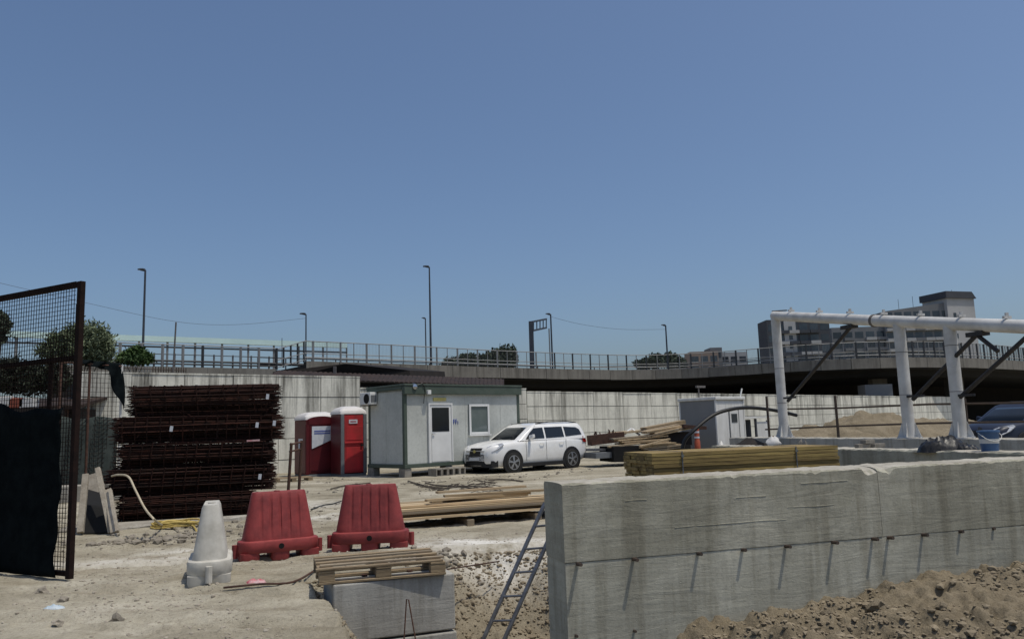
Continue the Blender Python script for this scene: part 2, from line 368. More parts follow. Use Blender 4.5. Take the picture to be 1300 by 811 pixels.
# ------------------------------------------------------------------ ground
U = Vector((.959, .283, 0)).normalized(); NN = Vector((U.y, -U.x, 0))     # along / out of the front foundation wall
W0 = at(713, 614, 6.0); WTOP = W0.z
def wall_sn(x, y):
    return (x-W0.x)*U.x+(y-W0.y)*U.y, (x-W0.x)*NN.x+(y-W0.y)*NN.y
def ground_parts(x, y):
    s, n = wall_sn(x, y)
    xs = np.interp(y, [3.6, 5.0, 5.84, 7.1, 8.2, 8.8], [-.9, -.98, -1.14, -1.55, -2.1, -2.5])
    ye = np.interp(x, [-2.6, -2.0, -1.1, -.5, .2, .8], [8.2, 8.7, 9.5, 10.3, 10.6, 10.7])
    wob = .12*fbm(x*2.2, y*2.2, 3, 5)
    d1 = np.clip((ye-y+wob)*.5, 0, None); d2 = np.clip((x-xs+wob)*1.7, 0, None)
    pit = np.minimum(np.minimum(d1, d2), 1.05)
    pit = pit*sst(3.4, 4.6, y)
    # right of the wall's free end, in front of it: dug soil thrown against the wall
    front = sst(-.35, -.05, n)
    heap = sst(.0, 1.25, s+.25*fbm(x*1.5, y*1.5, 3, 8))
    pit = pit*(1-front*heap)
    behind = sst(.7, 1.7, s)*(1-front)
    pit = pit*(1-behind)
    soil = front*heap
    return s, n, pit, soil
def ruts(x, y):
    r = 0
    for (ax, ay, an, w_) in ((-3.2, 12.5, 24, .13), (-2.6, 13.8, 24, .13), (-4.5, 18.5, 17, .16), (-4.1, 20.0, 17, .16), (-6, 9.6, 8, .1), (-6, 7.6, -12, .12), (-6, 8.7, -12, .12), (1.5, 23.5, 10, .18), (1.5, 25.0, 10, .18)):
        c, s_ = math.cos(R_(an)), math.sin(R_(an)); dd = -(x-ax)*s_+(y-ay)*c; al = (x-ax)*c+(y-ay)*s_
        dd = dd+.12*fbm(al*.5, al*0+an, 2, 17)
        k = np.exp(-(dd/w_)**2)-.45*np.exp(-((np.abs(dd)-w_*1.9)/(w_*.7))**2)
        r = r+.05*k*(.55+.6*vnoise(al*.35, al*0+3, 18))*(.75+.5*vnoise(al*7, dd*7, 19))
    return r
def gz(x, y):
    x = np.asarray(x, float); y = np.asarray(y, float)
    s, n, pit, soil = ground_parts(x, y)
    near = 1-sst(60, 200, np.abs(y)+np.abs(x)*.6)
    z = near*(.05*fbm(x*.22, y*.22, 4, 1)+.03*fbm(x*1.1, y*1.1, 4, 2)+.02*fbm(x*4.3, y*4.3, 4, 3, .6)+.035*np.clip(fbm(x*9, y*9, 3, 6)-.3, 0, 1)*sst(.35, .6, vnoise(x*1.3, y*1.3, 7))-ruts(x, y))
    z = z*(1-.6*sst(14, 24, y))
    crumb = np.abs(fbm(x*4.5, y*4.5, 4, 31, .6))
    rough = sst(.03, .3, pit)
    z = z - pit + rough*(.10*fbm(x*3, y*3, 5, 12, .6)+.06*crumb)
    # loose soil: clods and a low ridge running beside the wall
    ridge = np.exp(-((n-.55)/.5)**2)
    z = z + soil*(-.03+.17*sst(1.9, 3.4, s)+.10*ridge*(.6+.5*fbm(s*1.1, n*1.1, 3, 22))+.11*fbm(x*2.6, y*2.6, 6, 21, .62)+.13*(crumb-.15)-.16*np.clip(fbm(x*6, y*6, 3, 91)-.2, 0, 1)+.07*np.clip(fbm(x*11, y*11, 2, 92)-.25, 0, 1))
    # far spoil heaps in front of the retaining wall
    for (hx, hy, hh, hw) in HEAPS:
        r2 = ((x-hx)/hw)**2+((y-hy)/(hw*.6))**2
        z = z + hh*np.exp(-r2)*(1+.35*fbm(x*.9, y*.9, 5, 40, .6))
    return z
def G(x, y): return float(gz(np.array([x]), np.array([y]))[0])
HEAPS = []; SPOIL = []
for (px, py, D, hw) in [(1035, 548, 34, 2.2), (1095, 534, 36, 2.6), (1150, 537, 37, 2.2), (1190, 534, 37, 2.0), (1235, 540, 36, 2.4), (1020, 560, 30, 2.0)]:
    p = at(px, py, D); SPOIL.append((p.x, p.y, p.z+.05, hw))
p = at(1290, 540, 25); HEAPS.append((p.x, p.y, .14, 5.0))

def grow(a, step, ratio, end):
    out = [a]; sgn = 1 if end > a else -1
    while (end-out[-1])*sgn > 0: step *= ratio; out.append(out[-1]+sgn*step)
    return out
xs = sorted(set(grow(-4.4, .022, 1.045, -5000)[1:] + list(np.arange(-4.4, 6.0, .022)) + grow(6.0, .022, 1.045, 5000)[1:]))
ys = sorted(set(grow(4.9, .05, 1.25, -5000)[1:] + list(np.arange(4.9, 10.6, .021)) + grow(10.6, .022, 1.022, 120)[1:]))
ys += grow(ys[-1], ys[-1]-ys[-2], 1.15, 7000)[1:]
xs, ys = np.array(xs), np.array(ys)
X, Y = np.meshgrid(xs, ys); Z = gz(X, Y)
nx, ny = len(xs), len(ys)
me = bpy.data.meshes.new('ground')
co = np.stack([X, Y, Z], -1).reshape(-1, 3).astype(np.float32)
i = np.arange(ny-1)[:, None]*nx+np.arange(nx-1)[None, :]
q = np.stack([i, i+1, i+nx+1, i+nx], -1).reshape(-1, 4).astype(np.int32)
me.vertices.add(len(co)); me.vertices.foreach_set('co', co.ravel())
me.loops.add(q.size); me.loops.foreach_set('vertex_index', q.ravel())
me.polygons.add(len(q)); me.polygons.foreach_set('loop_start', np.arange(0, q.size, 4, dtype=np.int32))
me.polygons.foreach_set('use_smooth', np.ones(len(q), dtype=bool))
me.update(calc_edges=True)
s_, n_, pit_, soil_ = ground_parts(X, Y)
moist = np.clip(soil_*.95+.6*sst(.05, .5, pit_), 0, 1)
for (hx, hy, hh, hw) in HEAPS: moist = np.maximum(moist, .55*np.exp(-(((X-hx)/hw)**2+((Y-hy)/hw/.6)**2)*.6))
lime = np.zeros_like(X)
for (px, py, rx, ry, k) in [(615, 690, 1.3, .55, 1.), (430, 655, .9, .5, .8), (160, 715, 1.2, .35, .7), (560, 640, 1.0, .5, .4), (250, 700, .8, .25, .6), (640, 700, .7, .4, .8), (395, 640, .8, 1.2, .6)]:
    p = gp(px, py); lime = np.maximum(lime, k*np.exp(-((X-p.x)/rx)**2-((Y-p.y)/ry)**2))
for nm, arr in (('moist', moist), ('lime', lime)):
    a = me.attributes.new(nm, 'FLOAT', 'POINT'); a.data.foreach_set('value', arr.ravel().astype(np.float32))
ground = link('ground', me, 'ground'); tag(ground, kind='structure')

# ------------------------------------------------------------------ foundation walls
def cast_wall(root, name, p0, d, s0, s1, t, z0, z1, mat, rough=.006, step=.035, proud=0, chips=(), edge=.014):
    """one concrete lift swept along d from s0 to s1; outer face towards d's right hand, crumbly top edge"""
    d = Vector(d).normalized(); n = Vector((d.y, -d.x, 0)); K = max(2, int((s1-s0)/step)); rings = []
    nz = 5
    for i in range(K+1):
        s = s0+(s1-s0)*i/K; base = Vector((p0.x, p0.y, 0))+d*s
        e = lambda k, a=1: a*rough*(2*float(vnoise(np.array([s*9+k*7.7]), np.array([k*3.1]), 77))-1)+a*rough*.8*(2*float(vnoise(np.array([s*31+k*7.7]), np.array([k*3.1]), 78))-1)
        ch = 0
        for (cs, cw, cd) in chips:
            if abs(s-cs) < cw: ch = cd*(1-abs(s-cs)/cw)**.5*(1+.5*e(9)/rough)
        pr = proud+.3*e(5)
        row = [(0, z0+e(1, .15), proud-.003), (0, z0+.004+e(1, .15), pr)]
        for k in range(1, nz): row.append((0, z0+(z1-z0)*k/nz, proud+.25*e(20+k)))
        row += [(0, z1-edge-ch+e(2, edge/.014), pr-.001), (0, z1-.001-ch*.6+e(3, edge/.014), pr-edge-ch*.8+e(4, edge/.014)), (0, z1+e(6, .6)-ch*.2, -.06-ch), (0, z1+e(7, .6), -t*.5), (0, z1+e(8, .8), -t+.02), (0, z1-.02, -t), (0, z0, -t)]
        rings.append([base+n*o+Vector((0, 0, z)) for (_, z, o) in row])
    o = MB().rings(rings).build(name, mat, root, world=True)
    o.data.materials.append(MATS['pale_top'])
    for p in o.data.polygons:
        if p.normal.z > .8 and z1 > .6: p.material_index = 1
    return o
fw = thing('foundation_wall', 'long grey board-marked concrete foundation wall with row of steel stubs', 'wall', (W0.x, W0.y, 0))
T = .42; ZJ = .51
sj = wall_sn(*vp(1117, 640, W0, U).xy)[0]
SEND = 5.45
cast_wall(fw, 'lower_lift', W0, U, .004, SEND, T-.004, -1.5, ZJ-.0015, 'wall_concrete_lower', .004, edge=.002)
cast_wall(fw, 'upper_lift', W0, U, 0, sj-.003, T, ZJ, WTOP, 'wall_concrete', .006, .03, .003, [(sj-.05, .10, .05), (2.1, .03, .02), (1.45, .04, .018), (sj-.6, .03, .02)])
cast_wall(fw, 'upper_lift', W0, U, sj+.003, SEND, T, ZJ, WTOP, 'wall_concrete', .006, .03, .001, [(sj+.08, .09, .04), (4.0, .04, .02)])
# board joints left proud by the formwork: thin fins of cement
for (z, s0, s1) in [(.71, .9, 1.9), (.93, .5, .72), (.62, 2.65, sj-.05), (.80, 1.9, 2.4), (.985, 2.05, 2.5), (.90, 1.45, 1.75)]:
    pts = []
    k = 0; s = s0
    while s < s1:
        pts.append(Vector((W0.x, W0.y, 0))+U*s+NN*.0035+Vector((0, 0, z+.002*math.sin(s*5)+rng.uniform(-.003, .003)))); s += .09
    if len(pts) > 2: MB().path(pts, .0026, 4).build('board_fin', 'wall_concrete', fw, world=True)
for (px, ln) in [(732, 57), (803, 57), (885, 44), (942, 36), (997, 51), (1057, 51), (1108, 50), (1128, 47), (1172, 47), (1220, 29), (1263, 13)]:
    s = wall_sn(*vp(px, 690, W0, U).xy)[0]; b = Vector((W0.x, W0.y, ZJ-.012))+U*s
    d = .075*ln/57
    MB().tube(b-NN*.05, b+NN*d+Vector((0, 0, .006)), .014, n=7).build('steel_stub', 'rail_steel', fw, world=True)
for (px, py) in [(731, 806), (805, 800)]:
    q = vp(px, py, W0, U); MB().tube(q-NN*.05, q+NN*.03, .0105, n=7).build('steel_stub', 'rail_steel', fw, world=True)
# the return wall and the plinth wall under the white frame
q = at(1300, 576, 8.3); RW0 = Vector((q.x, q.y, 0)); j0 = RW0-NN*6.2
rw = thing('return_wall', 'shaded concrete return wall behind the yellow board stack', 'wall', (RW0.x, RW0.y, 0))
cast_wall(rw, 'lower_lift', RW0-NN*6.2, NN, 0, 6.98, .4, -1.0, ZJ-.003, 'wall_concrete', .004, .08)
cast_wall(rw, 'upper_lift', RW0-NN*6.2, NN, 0, 6.98, .4, ZJ, WTOP, 'wall_concrete', .008, .05)
C1 = at(1003, 560, 22.0); B0 = Vector((C1.x, C1.y, 0))
PLZ = 1.0
pl = thing('plinth_wall', 'bluish grey concrete plinth wall carrying the white steel columns', 'wall', (B0.x, B0.y, 0))
pp = B0-NN*2.5-U*.35
cast_wall(pl, 'wall_body', pp, NN, 0, 13.5, .7, -.6, PLZ, 'block_concrete', .006, .12)

# ------------------------------------------------------------------ retaining wall of precast panels behind the yard
def panel_wall(name, label, a, b, heights, rows, pw, z0=-.3, mat='panel_concrete'):
    a, b = Vector((a[0], a[1], 0)), Vector((b[0], b[1], 0)); L = (b-a).length; d = (b-a)/L; n = Vector((d.y, -d.x, 0))
    t = thing(name, label, 'wall', a)
    ang = math.atan2(d.y, d.x)
    core = MB(); cols = max(1, round(L/pw)); pw = L/cols
    for c in range(cols):
        h = heights(c/cols); ph = (h-z0)/rows
        core.hexa([a+d*(c*pw)-n*.12+Vector((0, 0, z0)), a+d*((c+1)*pw)-n*.12+Vector((0, 0, z0)), a+d*((c+1)*pw)-n*.4+Vector((0, 0, z0)), a+d*(c*pw)-n*.4+Vector((0, 0, z0))]+[a+d*(c*pw)-n*.12+Vector((0, 0, h-.04)), a+d*((c+1)*pw)-n*.12+Vector((0, 0, h-.04)), a+d*((c+1)*pw)-n*.4+Vector((0, 0, h-.04)), a+d*(c*pw)-n*.4+Vector((0, 0, h-.04))])
        for r in range(rows):
            key = (round(pw, 3), round(ph, 3))
            if key not in PANELS:
                PANELS[key] = MB().box(.012, pw-.012, -.0, .14, .012, ph-.012).mesh('panel'); PANELS[key].materials.append(MATS[mat])
            p = d*(c*pw)+n*rng.uniform(-.012, .012); p = p+Vector((0, 0, z0+r*ph))
            inst('panel', PANELS[key], t, Matrix.Translation(p) @ Matrix.Rotation(ang, 4, 'Z'))
        if c == 0 or abs(heights(c/cols)-heights((c-1)/cols)) > .01 or True:
            cp = MB().obox(a+d*(c*pw+.005)-n*.15+Vector((0, 0, h+.03)), a+d*((c+1)*pw-.005)-n*.15+Vector((0, 0, h+.03)), .34, .06)
            cp.build('coping', mat, t, world=True)
    core.build('backing', 'deck_under', t, world=True)
    return t
PANELS = {}
A0 = at(95, 470, 27.4); A1 = at(457, 478, 34.5)
panel_wall('retaining_wall', 'pale streaked panel wall behind the rebar stack and red toilets', (A0.x, A0.y), (A1.x, A1.y), lambda u: 3.86, 5, 2.0)
pA = at(457, 490, 35.2); pB = at(668, 496, 40.7); pC = at(1212, 506, 75)
panel_wall('retaining_wall', 'pale streaked panel wall between grey cabin and portable toilets', (pA.x, pA.y), (pB.x, pB.y), lambda u: 3.42, 5, 2.0)
panel_wall('retaining_wall', 'long streaked panel wall behind the white car and dirt heaps', (pB.x+.02, pB.y+.02), (pC.x, pC.y), lambda u: 3.27-.28*u, 5, 2.4)

# ------------------------------------------------------------------ shed with dark rusty roof behind the wall
sh = thing('rusty_shed', 'low dark shed with rusty corrugated roof under the viaduct', 'shed', (0, 0, 0))
for (pa, pb, D0, D1, name) in [((338, 479), (640, 489), 36.5, 44, 'eave_sheet')]:
    a = at(pa[0], pa[1], D0); b = at(pb[0], pb[1], D1); a2 = at(pa[0]+15, pa[1]-9, D0+4); b2 = at(pb[0], pb[1]-8, D1+4)
    m = MB(); K = 150
    for k in range(K+1):
        u = k/K; off = Vector((0, 0, .025*math.sin(k*2.1)))
        m.v += [tuple(a.lerp(b, u)+off), tuple(a2.lerp(b2, u)+off), tuple(a2.lerp(b2, u)+off-Vector((0, 0, .05))), tuple(a.lerp(b, u)+off-Vector((0, 0, .05)))]
    for k in range(K):
        for e in range(4): m.f.append((4*k+e, 4*k+(e+1) % 4, 4*k+4+(e+1) % 4, 4*k+4+e))
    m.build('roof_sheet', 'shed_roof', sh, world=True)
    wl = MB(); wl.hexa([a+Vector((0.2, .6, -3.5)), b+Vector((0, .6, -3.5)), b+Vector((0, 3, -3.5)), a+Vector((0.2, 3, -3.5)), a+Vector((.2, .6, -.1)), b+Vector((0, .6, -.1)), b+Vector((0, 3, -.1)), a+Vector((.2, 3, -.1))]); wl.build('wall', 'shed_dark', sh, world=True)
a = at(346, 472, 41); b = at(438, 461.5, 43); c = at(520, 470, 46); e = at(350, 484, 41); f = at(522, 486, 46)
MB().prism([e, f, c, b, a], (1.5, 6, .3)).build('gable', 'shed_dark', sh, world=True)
MB().obox(at(425, 480, 41.5), at(425, 465, 41.5), .14, .14).build('post', 'old_pole', sh, world=True)

# ------------------------------------------------------------------ viaduct
DZ = 6.5
dpx = [(388, 459), (460, 461), (540, 463.5), (620, 466.5), (700, 468.5), (770, 470), (830, 470), (900, 467), (970, 462), (1050, 457), (1140, 454), (1230, 455), (1300, 459), (1360, 464), (1450, 471), (1560, 480)]
edge = [gp(x, y, DZ) for x, y in dpx]
def smooth_pts(P, n):
    out = []
    for k in range(len(P)-1):
        p0, p1, p2, p3 = P[max(0, k-1)], P[k], P[k+1], P[min(len(P)-1, k+2)]
        for j in range(n):
            t = j/n; out.append(.5*((2*p1)+(p2-p0)*t+(2*p0-5*p1+4*p2-p3)*t*t+(3*p1-p0-3*p2+p3)*t*t*t))
    out.append(P[-1]); return out
E = smooth_pts(edge, 6)
# ease jitter in depth
for _ in range(6):
    E = [E[0]]+[(E[k-1]+E[k]*2+E[k+1])/4 for k in range(1, len(E)-1)]+[E[-1]]
via = thing('viaduct', 'curved concrete road viaduct with tall railing across the background', 'viaduct', (E[0].x, E[0].y, 0))
def outn(P, k):
    d = (P[min(k+1, len(P)-1)]-P[max(k-1, 0)]); return Vector((d.y, -d.x, 0)).normalized()
# deck: fascia, soffit, top
rings = []
for k, p in enumerate(E):
    n = outn(E, k); z = Vector((0, 0, 1))
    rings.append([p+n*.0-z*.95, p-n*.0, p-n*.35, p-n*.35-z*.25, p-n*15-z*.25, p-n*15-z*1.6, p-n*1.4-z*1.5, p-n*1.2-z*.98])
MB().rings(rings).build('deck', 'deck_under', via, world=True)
# fascia panels with open joints
acc = 0; last = 0
dist = [0]
for k in range(1, len(E)): dist.append(dist[-1]+(E[k]-E[k-1]).length)
LT = dist[-1]
def onE(s):
    s = max(0, min(LT, s))
    for k in range(1, len(E)):
        if dist[k] >= s: u = (s-dist[k-1])/(dist[k]-dist[k-1]+1e-9); return E[k-1].lerp(E[k], u), outn(E, k)
    return E[-1], outn(E, len(E)-1)
s = 0
while s < LT-1:
    s1 = min(LT, s+2.5); a, na = onE(s+.02); b, nb = onE(s1-.02); z = Vector((0, 0, 1)); h = .86+rng.uniform(-.02, .02)
    MB().hexa([a+na*.03-z*h, a+na*.12-z*h, b+nb*.12-z*h, b+nb*.03-z*h, a+na*.03+z*.03, a+na*.12+z*.03, b+nb*.12+z*.03, b+nb*.03+z*.03]).build('fascia_panel', 'deck_concrete', via, world=True)
    s = s1
# railing
s = .6; posts = []
while s < LT:
    p, n = onE(s); posts.append((p, n, s)); s += 2.1 if s < LT*.3 else 1.35
for (p, n, s) in posts:
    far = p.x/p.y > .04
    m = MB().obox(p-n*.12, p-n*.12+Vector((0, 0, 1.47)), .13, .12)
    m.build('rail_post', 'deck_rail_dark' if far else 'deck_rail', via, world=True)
for (p, n, s), (p2, n2, s2) in zip(posts, posts[1:]):
    q = (p+p2)/2-(n+n2)*.06; MB().obox(q, q+Vector((0, 0, 1.44)), .06, .05).build('baluster', 'deck_rail', via, world=True)
for hgt, r in ((1.45, .035), (.6, .03), (.3, .05)):
    pts = [onE(LT*k/120)[0]-onE(LT*k/120)[1]*.12+Vector((0, 0, hgt)) for k in range(121)]
    MB().path(pts, r, 4).build('rail', 'deck_rail', via, world=True)
m = MB(); s = 0
while s < LT:
    p, n = onE(s); q = p-n*.12; m.obox(q, q+Vector((0, 0, 1.45)), .009, .009); s += .12
o = m.build('railing_wires', 'deck_rail', via, world=True); tag(o, kind='stuff')
# far-side rail and guard rail
pts = [onE(LT*k/80)[0]-onE(LT*k/80)[1]*9 for k in range(81)]
m = MB()
for h, r in ((.6, .12), (1.1, .04)): m.path([p+Vector((0, 0, h)) for p in pts], r, 4)
for k in range(0, 81, 1): m.tube(pts[k], pts[k]+Vector((0, 0, 1.1)), .05, n=4)
m.build('guard_rail', 'deck_rail_dark', via, world=True)
# piers and the back wall of the undercroft
for (px, py, D) in [(560, 500, 62), (705, 500, 74), (845, 500, 80), (1000, 500, 78), (1115, 496, 73), (1212, 500, 76)]:
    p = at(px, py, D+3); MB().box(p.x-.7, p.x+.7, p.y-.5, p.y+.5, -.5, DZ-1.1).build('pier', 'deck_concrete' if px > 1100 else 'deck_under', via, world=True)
bk = [onE(LT*k/30)[0]-onE(LT*k/30)[1]*14 for k in range(31)]
rr = [[Vector((p.x, p.y, -.5)), Vector((p.x, p.y+.4, -.5)), Vector((p.x, p.y+.4, DZ-.3)), Vector((p.x, p.y, DZ-.3))] for p in bk]
MB().rings(rr).build('abutment', 'shed_dark', via, world=True)
# grey box under the deck
p = at(1116, 497, 70); bx = MB().box(p.x-1.2, p.x+1.2, p.y, p.y+1.5, 3.0, 4.25); tag(bx.build('equipment_box', 'flat_grey'), 'pale grey box standing in the dark under the viaduct', 'box')

# ------------------------------------------------------------------ nearer ramp at the upper left: parapet, railing
ra, rb = at(62, 463, 40), at(350, 469, 47)
rp = thing('ramp_parapet', 'weathered ramp parapet with grey metal railing above the panel wall', 'parapet', (ra.x, ra.y, 0))
d = (rb-ra); L = Vector((d.x, d.y, 0)).length; K = 9
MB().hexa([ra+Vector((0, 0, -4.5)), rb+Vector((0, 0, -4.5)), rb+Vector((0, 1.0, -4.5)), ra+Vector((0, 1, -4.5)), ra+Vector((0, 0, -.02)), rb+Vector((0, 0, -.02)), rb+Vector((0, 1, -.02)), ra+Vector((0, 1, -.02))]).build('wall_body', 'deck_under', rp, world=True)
for k in range(K):
    a = ra.lerp(rb, (k+.004)/K)+Vector((0, -.09, 0)); b = ra.lerp(rb, (k+.996)/K)+Vector((0, -.09, 0))
    MB().obox(a-Vector((0, 0, .28)), b-Vector((0, 0, .28)), .16, .6).build('parapet_panel', 'deck_concrete', rp, world=True)
NP = 11
for k in range(NP+1):
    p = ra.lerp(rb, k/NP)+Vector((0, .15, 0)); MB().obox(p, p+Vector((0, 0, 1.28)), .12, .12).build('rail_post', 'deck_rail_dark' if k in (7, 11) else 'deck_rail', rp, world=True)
    if k < NP:
        p = ra.lerp(rb, (k+.5)/NP)+Vector((0, .4, 0)); MB().obox(p, p+Vector((0, 0, .8)), .08, .08).build('rail_post', 'deck_rail', rp, world=True)
for h, r in ((1.26, .035), (.72, .025), (.36, .06), (.2, .05)):
    MB().path([ra+Vector((0, .15, h)), rb+Vector((0, .15, h))], r, 5).build('rail', 'deck_rail_dark' if h < 1 else 'deck_rail', rp, world=True)
# link railing between ramp and viaduct corner
lk = thing('link_railing', 'short sloping railing joining ramp and viaduct corner', 'railing', rb)
la, lb = at(350, 469, 47.5), edge[0]
for k in range(5):
    p = la.lerp(lb, k/4.3); MB().obox(p, p+Vector((0, 0, 1.2+.06*k)), .1, .1).build('rail_post', 'deck_rail_dark', lk, world=True)
for hh0, hh1 in ((1.2, 1.45), (.55, .6), (.1, .15)):
    MB().path([la+Vector((0, 0, hh0)), lb+Vector((0, 0, hh1))], .035, 5).build('rail', 'deck_rail', lk, world=True)
# pale green long barrier beam beyond
nb = thing('noise_barrier', 'long pale green beam of a distant noise barrier above the ramp', 'barrier', at(150, 470, 75))
a, b = at(-20, 423, 70), at(440, 438.5, 84); 
MB().obox(a, b, .5, .52).build('beam', 'pale_green', nb, world=True)
MB().obox(a-Vector((0, 0, .75)), b-Vector((0, 0, .75)), .3, .14).build('rail', 'deck_rail_dark', nb, world=True)
for k in range(14):
    p = a.lerp(b, k/13); MB().obox(p-Vector((0, 0, 4)), p, .16, .16).build('post', 'deck_rail', nb, world=True)

# ------------------------------------------------------------------ apartment blocks
def block(name, label, corners, zt, floors, cols, mat, fh=3.0, D=None, slope=0, bal=()):
    """corners: two world xy along the visible front; extrudes 14 m behind"""
    a, b = Vector((*corners[0], 0)), Vector((*corners[1], 0)); d = (b-a); L = d.length; d /= L; n = Vector((d.y, -d.x, 0))
    t = thing(name, label, 'building', a)
    MB().hexa([a, b, b-n*8, a-n*8]+[p+Vector((0, 0, h)) for p, h in zip([a, b, b-n*8, a-n*8], [zt-slope, zt, zt, zt-slope])]).build('wall', mat, t, world=True)
    cw = L/cols; ang = math.atan2(d.y, d.x)
    win = MB().box(-cw*.38, cw*.38, -.02, .1, .7, 2.5).mesh('window'); win.materials.append(MATS['window_glass'])
    slab = MB().box(-cw*.47, cw*.47, -1.1, .05, -.1, .75).mesh('balcony'); slab.materials.append(MATS['flat_pale'])
    slab2 = MB().box(-cw*.47, cw*.47, -1.1, .05, -.1, .75).mesh('balcony'); slab2.materials.append(MATS[mat])
    for fl in range(floors):
        z = zt-slope*.5-.9-(fl+1)*fh
        for c in range(cols):
            p = d*((c+.5)*cw)
            inst('window', win, t, Matrix.Translation(p+Vector((0, 0, z))) @ Matrix.Rotation(ang, 4, 'Z'))
            if (c % 5) in bal:
                inst('balcony', slab if rng.random() < .6 else slab2, t, Matrix.Translation(p+Vector((0, 0, z))) @ Matrix.Rotation(ang, 4, 'Z'))
    return t, a, b, n
def xy(px, D): p = at(px, 450, D); return (p.x, p.y)
def zz(px, py, D): return at(px, py, D).z
t, a, b, n = block('apartment_block', 'dark apartment block at the far end behind the frame corner', (xy(976, 218), xy(1056, 218)), zz(1010, 405, 218), 5, 6, 'flat_dark', bal=(1, 2, 3, 4))
for k in range(5):  # pale stair strip
    pass
p = a.lerp(b, .27); d_ = (b-a).normalized()
MB().hexa([p+n*.05, p+d_*3.2+n*.05, p+d_*3.2+n*.3, p+n*.3]+[q_+Vector((0, 0, zz(1005, 404, 217))) for q_ in (p+n*.05, p+d_*3.2+n*.05, p+d_*3.2+n*.3, p+n*.3)]).build('stair_strip', 'flat_pale', t, world=True)
for k in range(5):
    z = zz(1003, 412+k*11.5, 217)-1.0; MB().obox(p+d_*1.2+n*.33+Vector((0, 0, z)), p+d_*2.2+n*.33+Vector((0, 0, z)), .08, 1.2).build('window', 'window_glass', t, world=True)
block('apartment_block', 'middle apartment block with stacked balconies between the two taller blocks', (xy(1058, 231), xy(1128, 231)), zz(1090, 415, 231), 5, 5, 'flat_grey', bal=(1, 3, 4))
t, a, b, n = block('apartment_block', 'tall apartment block with lift tower at the right', (xy(1127, 230), xy(1212, 230)), zz(1180, 384, 230), 7, 7, 'flat_grey', slope=2.2, bal=(0, 2, 3, 4))
zt = zz(1225, 371, 232); a2 = Vector((*xy(1209, 229), 0)); b2 = Vector((*xy(1244, 232), 0)); dd = (b2-a2).normalized(); nn = Vector((dd.y, -dd.x, 0))
MB().hexa([a2, b2, b2-nn*9, a2-nn*9]+[p+Vector((0, 0, zt-2)) for p in (a2, b2, b2-nn*9, a2-nn*9)]).build('lift_tower', 'flat_pale', t, world=True)
MB().hexa([p+Vector((0, 0, zt-2)) for p in (a2-dd*.5+nn*.5, b2+dd*.5+nn*.5, b2+dd*.5-nn*9.5, a2-dd*.5-nn*9.5)]+[p+Vector((0, 0, zt)) for p in (a2-dd*.5+nn*.5, b2-dd*1+nn*.5, b2-dd*1-nn*9.5, a2-dd*.5-nn*9.5)]).build('tower_cap', 'flat_dark', t, world=True)
for k in range(7):
    z = zt-7-k*3; MB().obox(a2+dd*2+nn*.03+Vector((0, 0, z)), a2+dd*3+nn*.03+Vector((0, 0, z)), .08, 1.4).build('window', 'window_glass', t, world=True)
for px, py in ((1158, 376), (1140, 380), (1198, 378), (1208, 368)):
    p = at(px, py, 233); MB().tube(p-Vector((0, 0, 4)), p, .06, n=4).build('antenna', 'lamp_post', t, world=True)
block('low_building', 'low brick-coloured building far behind the viaduct railing', (xy(876, 240), xy(912, 240)), zz(895, 446, 240), 2, 3, 'flat_brick')
block('low_building', 'low pale building with stair head behind the viaduct railing', (xy(904, 252), xy(948, 252)), zz(925, 447, 252), 2, 4, 'flat_pale')
t = block('low_building', 'narrow grey stair head rising between two low far buildings', (xy(902, 246), xy(917, 246)), zz(910, 441, 246), 1, 1, 'flat_grey')

# ------------------------------------------------------------------ site cabin
C0 = at(514, 594.5, 26.5); CR = 42.5; CH0 = C0.z; CH = 2.74
cab = thing('site_cabin', 'grey prefabricated site cabin with dark green trim and white door', 'cabin', (C0.x, C0.y, CH0), CR)
Ic = wm(cab).inverted(); dC = (math.cos(R_(CR)), math.sin(R_(CR)))
def cl(px, py): return Ic @ vp(px, py, C0, dC)
CL = cl(660, 530).x; CW = 2.2
door0, door1 = cl(545, 550).x, cl(572.5, 550).x; wz0, wz1 = cl(607, 551).z, cl(607, 513).z; w0, w1 = cl(595, 530).x, cl(620.5, 530).x
dz1 = cl(558, 513.5).z
for k in range(6):
    x0 = .12+(CL-.24)*k/6; x1 = .12+(CL-.24)*(k+1)/6
    MB().box(x0+.004, x1-.004, .02, .06, .13, CH-.3).build('wall_panel', 'cabin_panel', cab)
for k in range(2):
    y0 = .12+(CW-.24)*k/2; y1 = .12+(CW-.24)*(k+1)/2
    MB().box(.02, .06, y0+.004, y1-.004, .13, CH-.2).build('wall_panel', 'cabin_panel', cab)
MB().box(.05, CL-.05, .05, CW-.05, .1, CH-.05).build('core', 'cabin_panel', cab)
MB().box(CL-.06, CL-.02, .12, CW-.12, .13, CH-.2).build('wall_panel', 'cabin_panel', cab)
for x in (0, CL-.12):
    for y in (0, CW-.12):
        MB().box(x, x+.12, y, y+.12, .12, CH-.12).build('corner_post', 'cabin_green', cab, bevel=.01)
MB().box(-.03, CL+.03, -.05, CW+.03, 0, .12).build('base_frame', 'cabin_green', cab, bevel=.01)
MB().box(-.04, CL+.04, -.10, .07, CH-.32, CH-.04).build('fascia', 'cabin_green', cab, bevel=.015)
MB().box(-.05, .07, .072, CW+.03, CH-.16, CH-.04).build('fascia', 'cabin_green', cab, bevel=.015)
MB().box(-.06, CL+.06, -.12, CW+.05, CH-.036, CH+.03).build('roof', 'cabin_green', cab, bevel=.015)
dr = MB().box(door0, door1, -.03, .018, .13, dz1).build('door', 'white_paint', cab, bevel=.008)
MB().box(door0+.07, door1-.07, -.045, -.033, .16, (dz1+.1)*.52).build('lower_panel', 'white_paint', dr, bevel=.006)
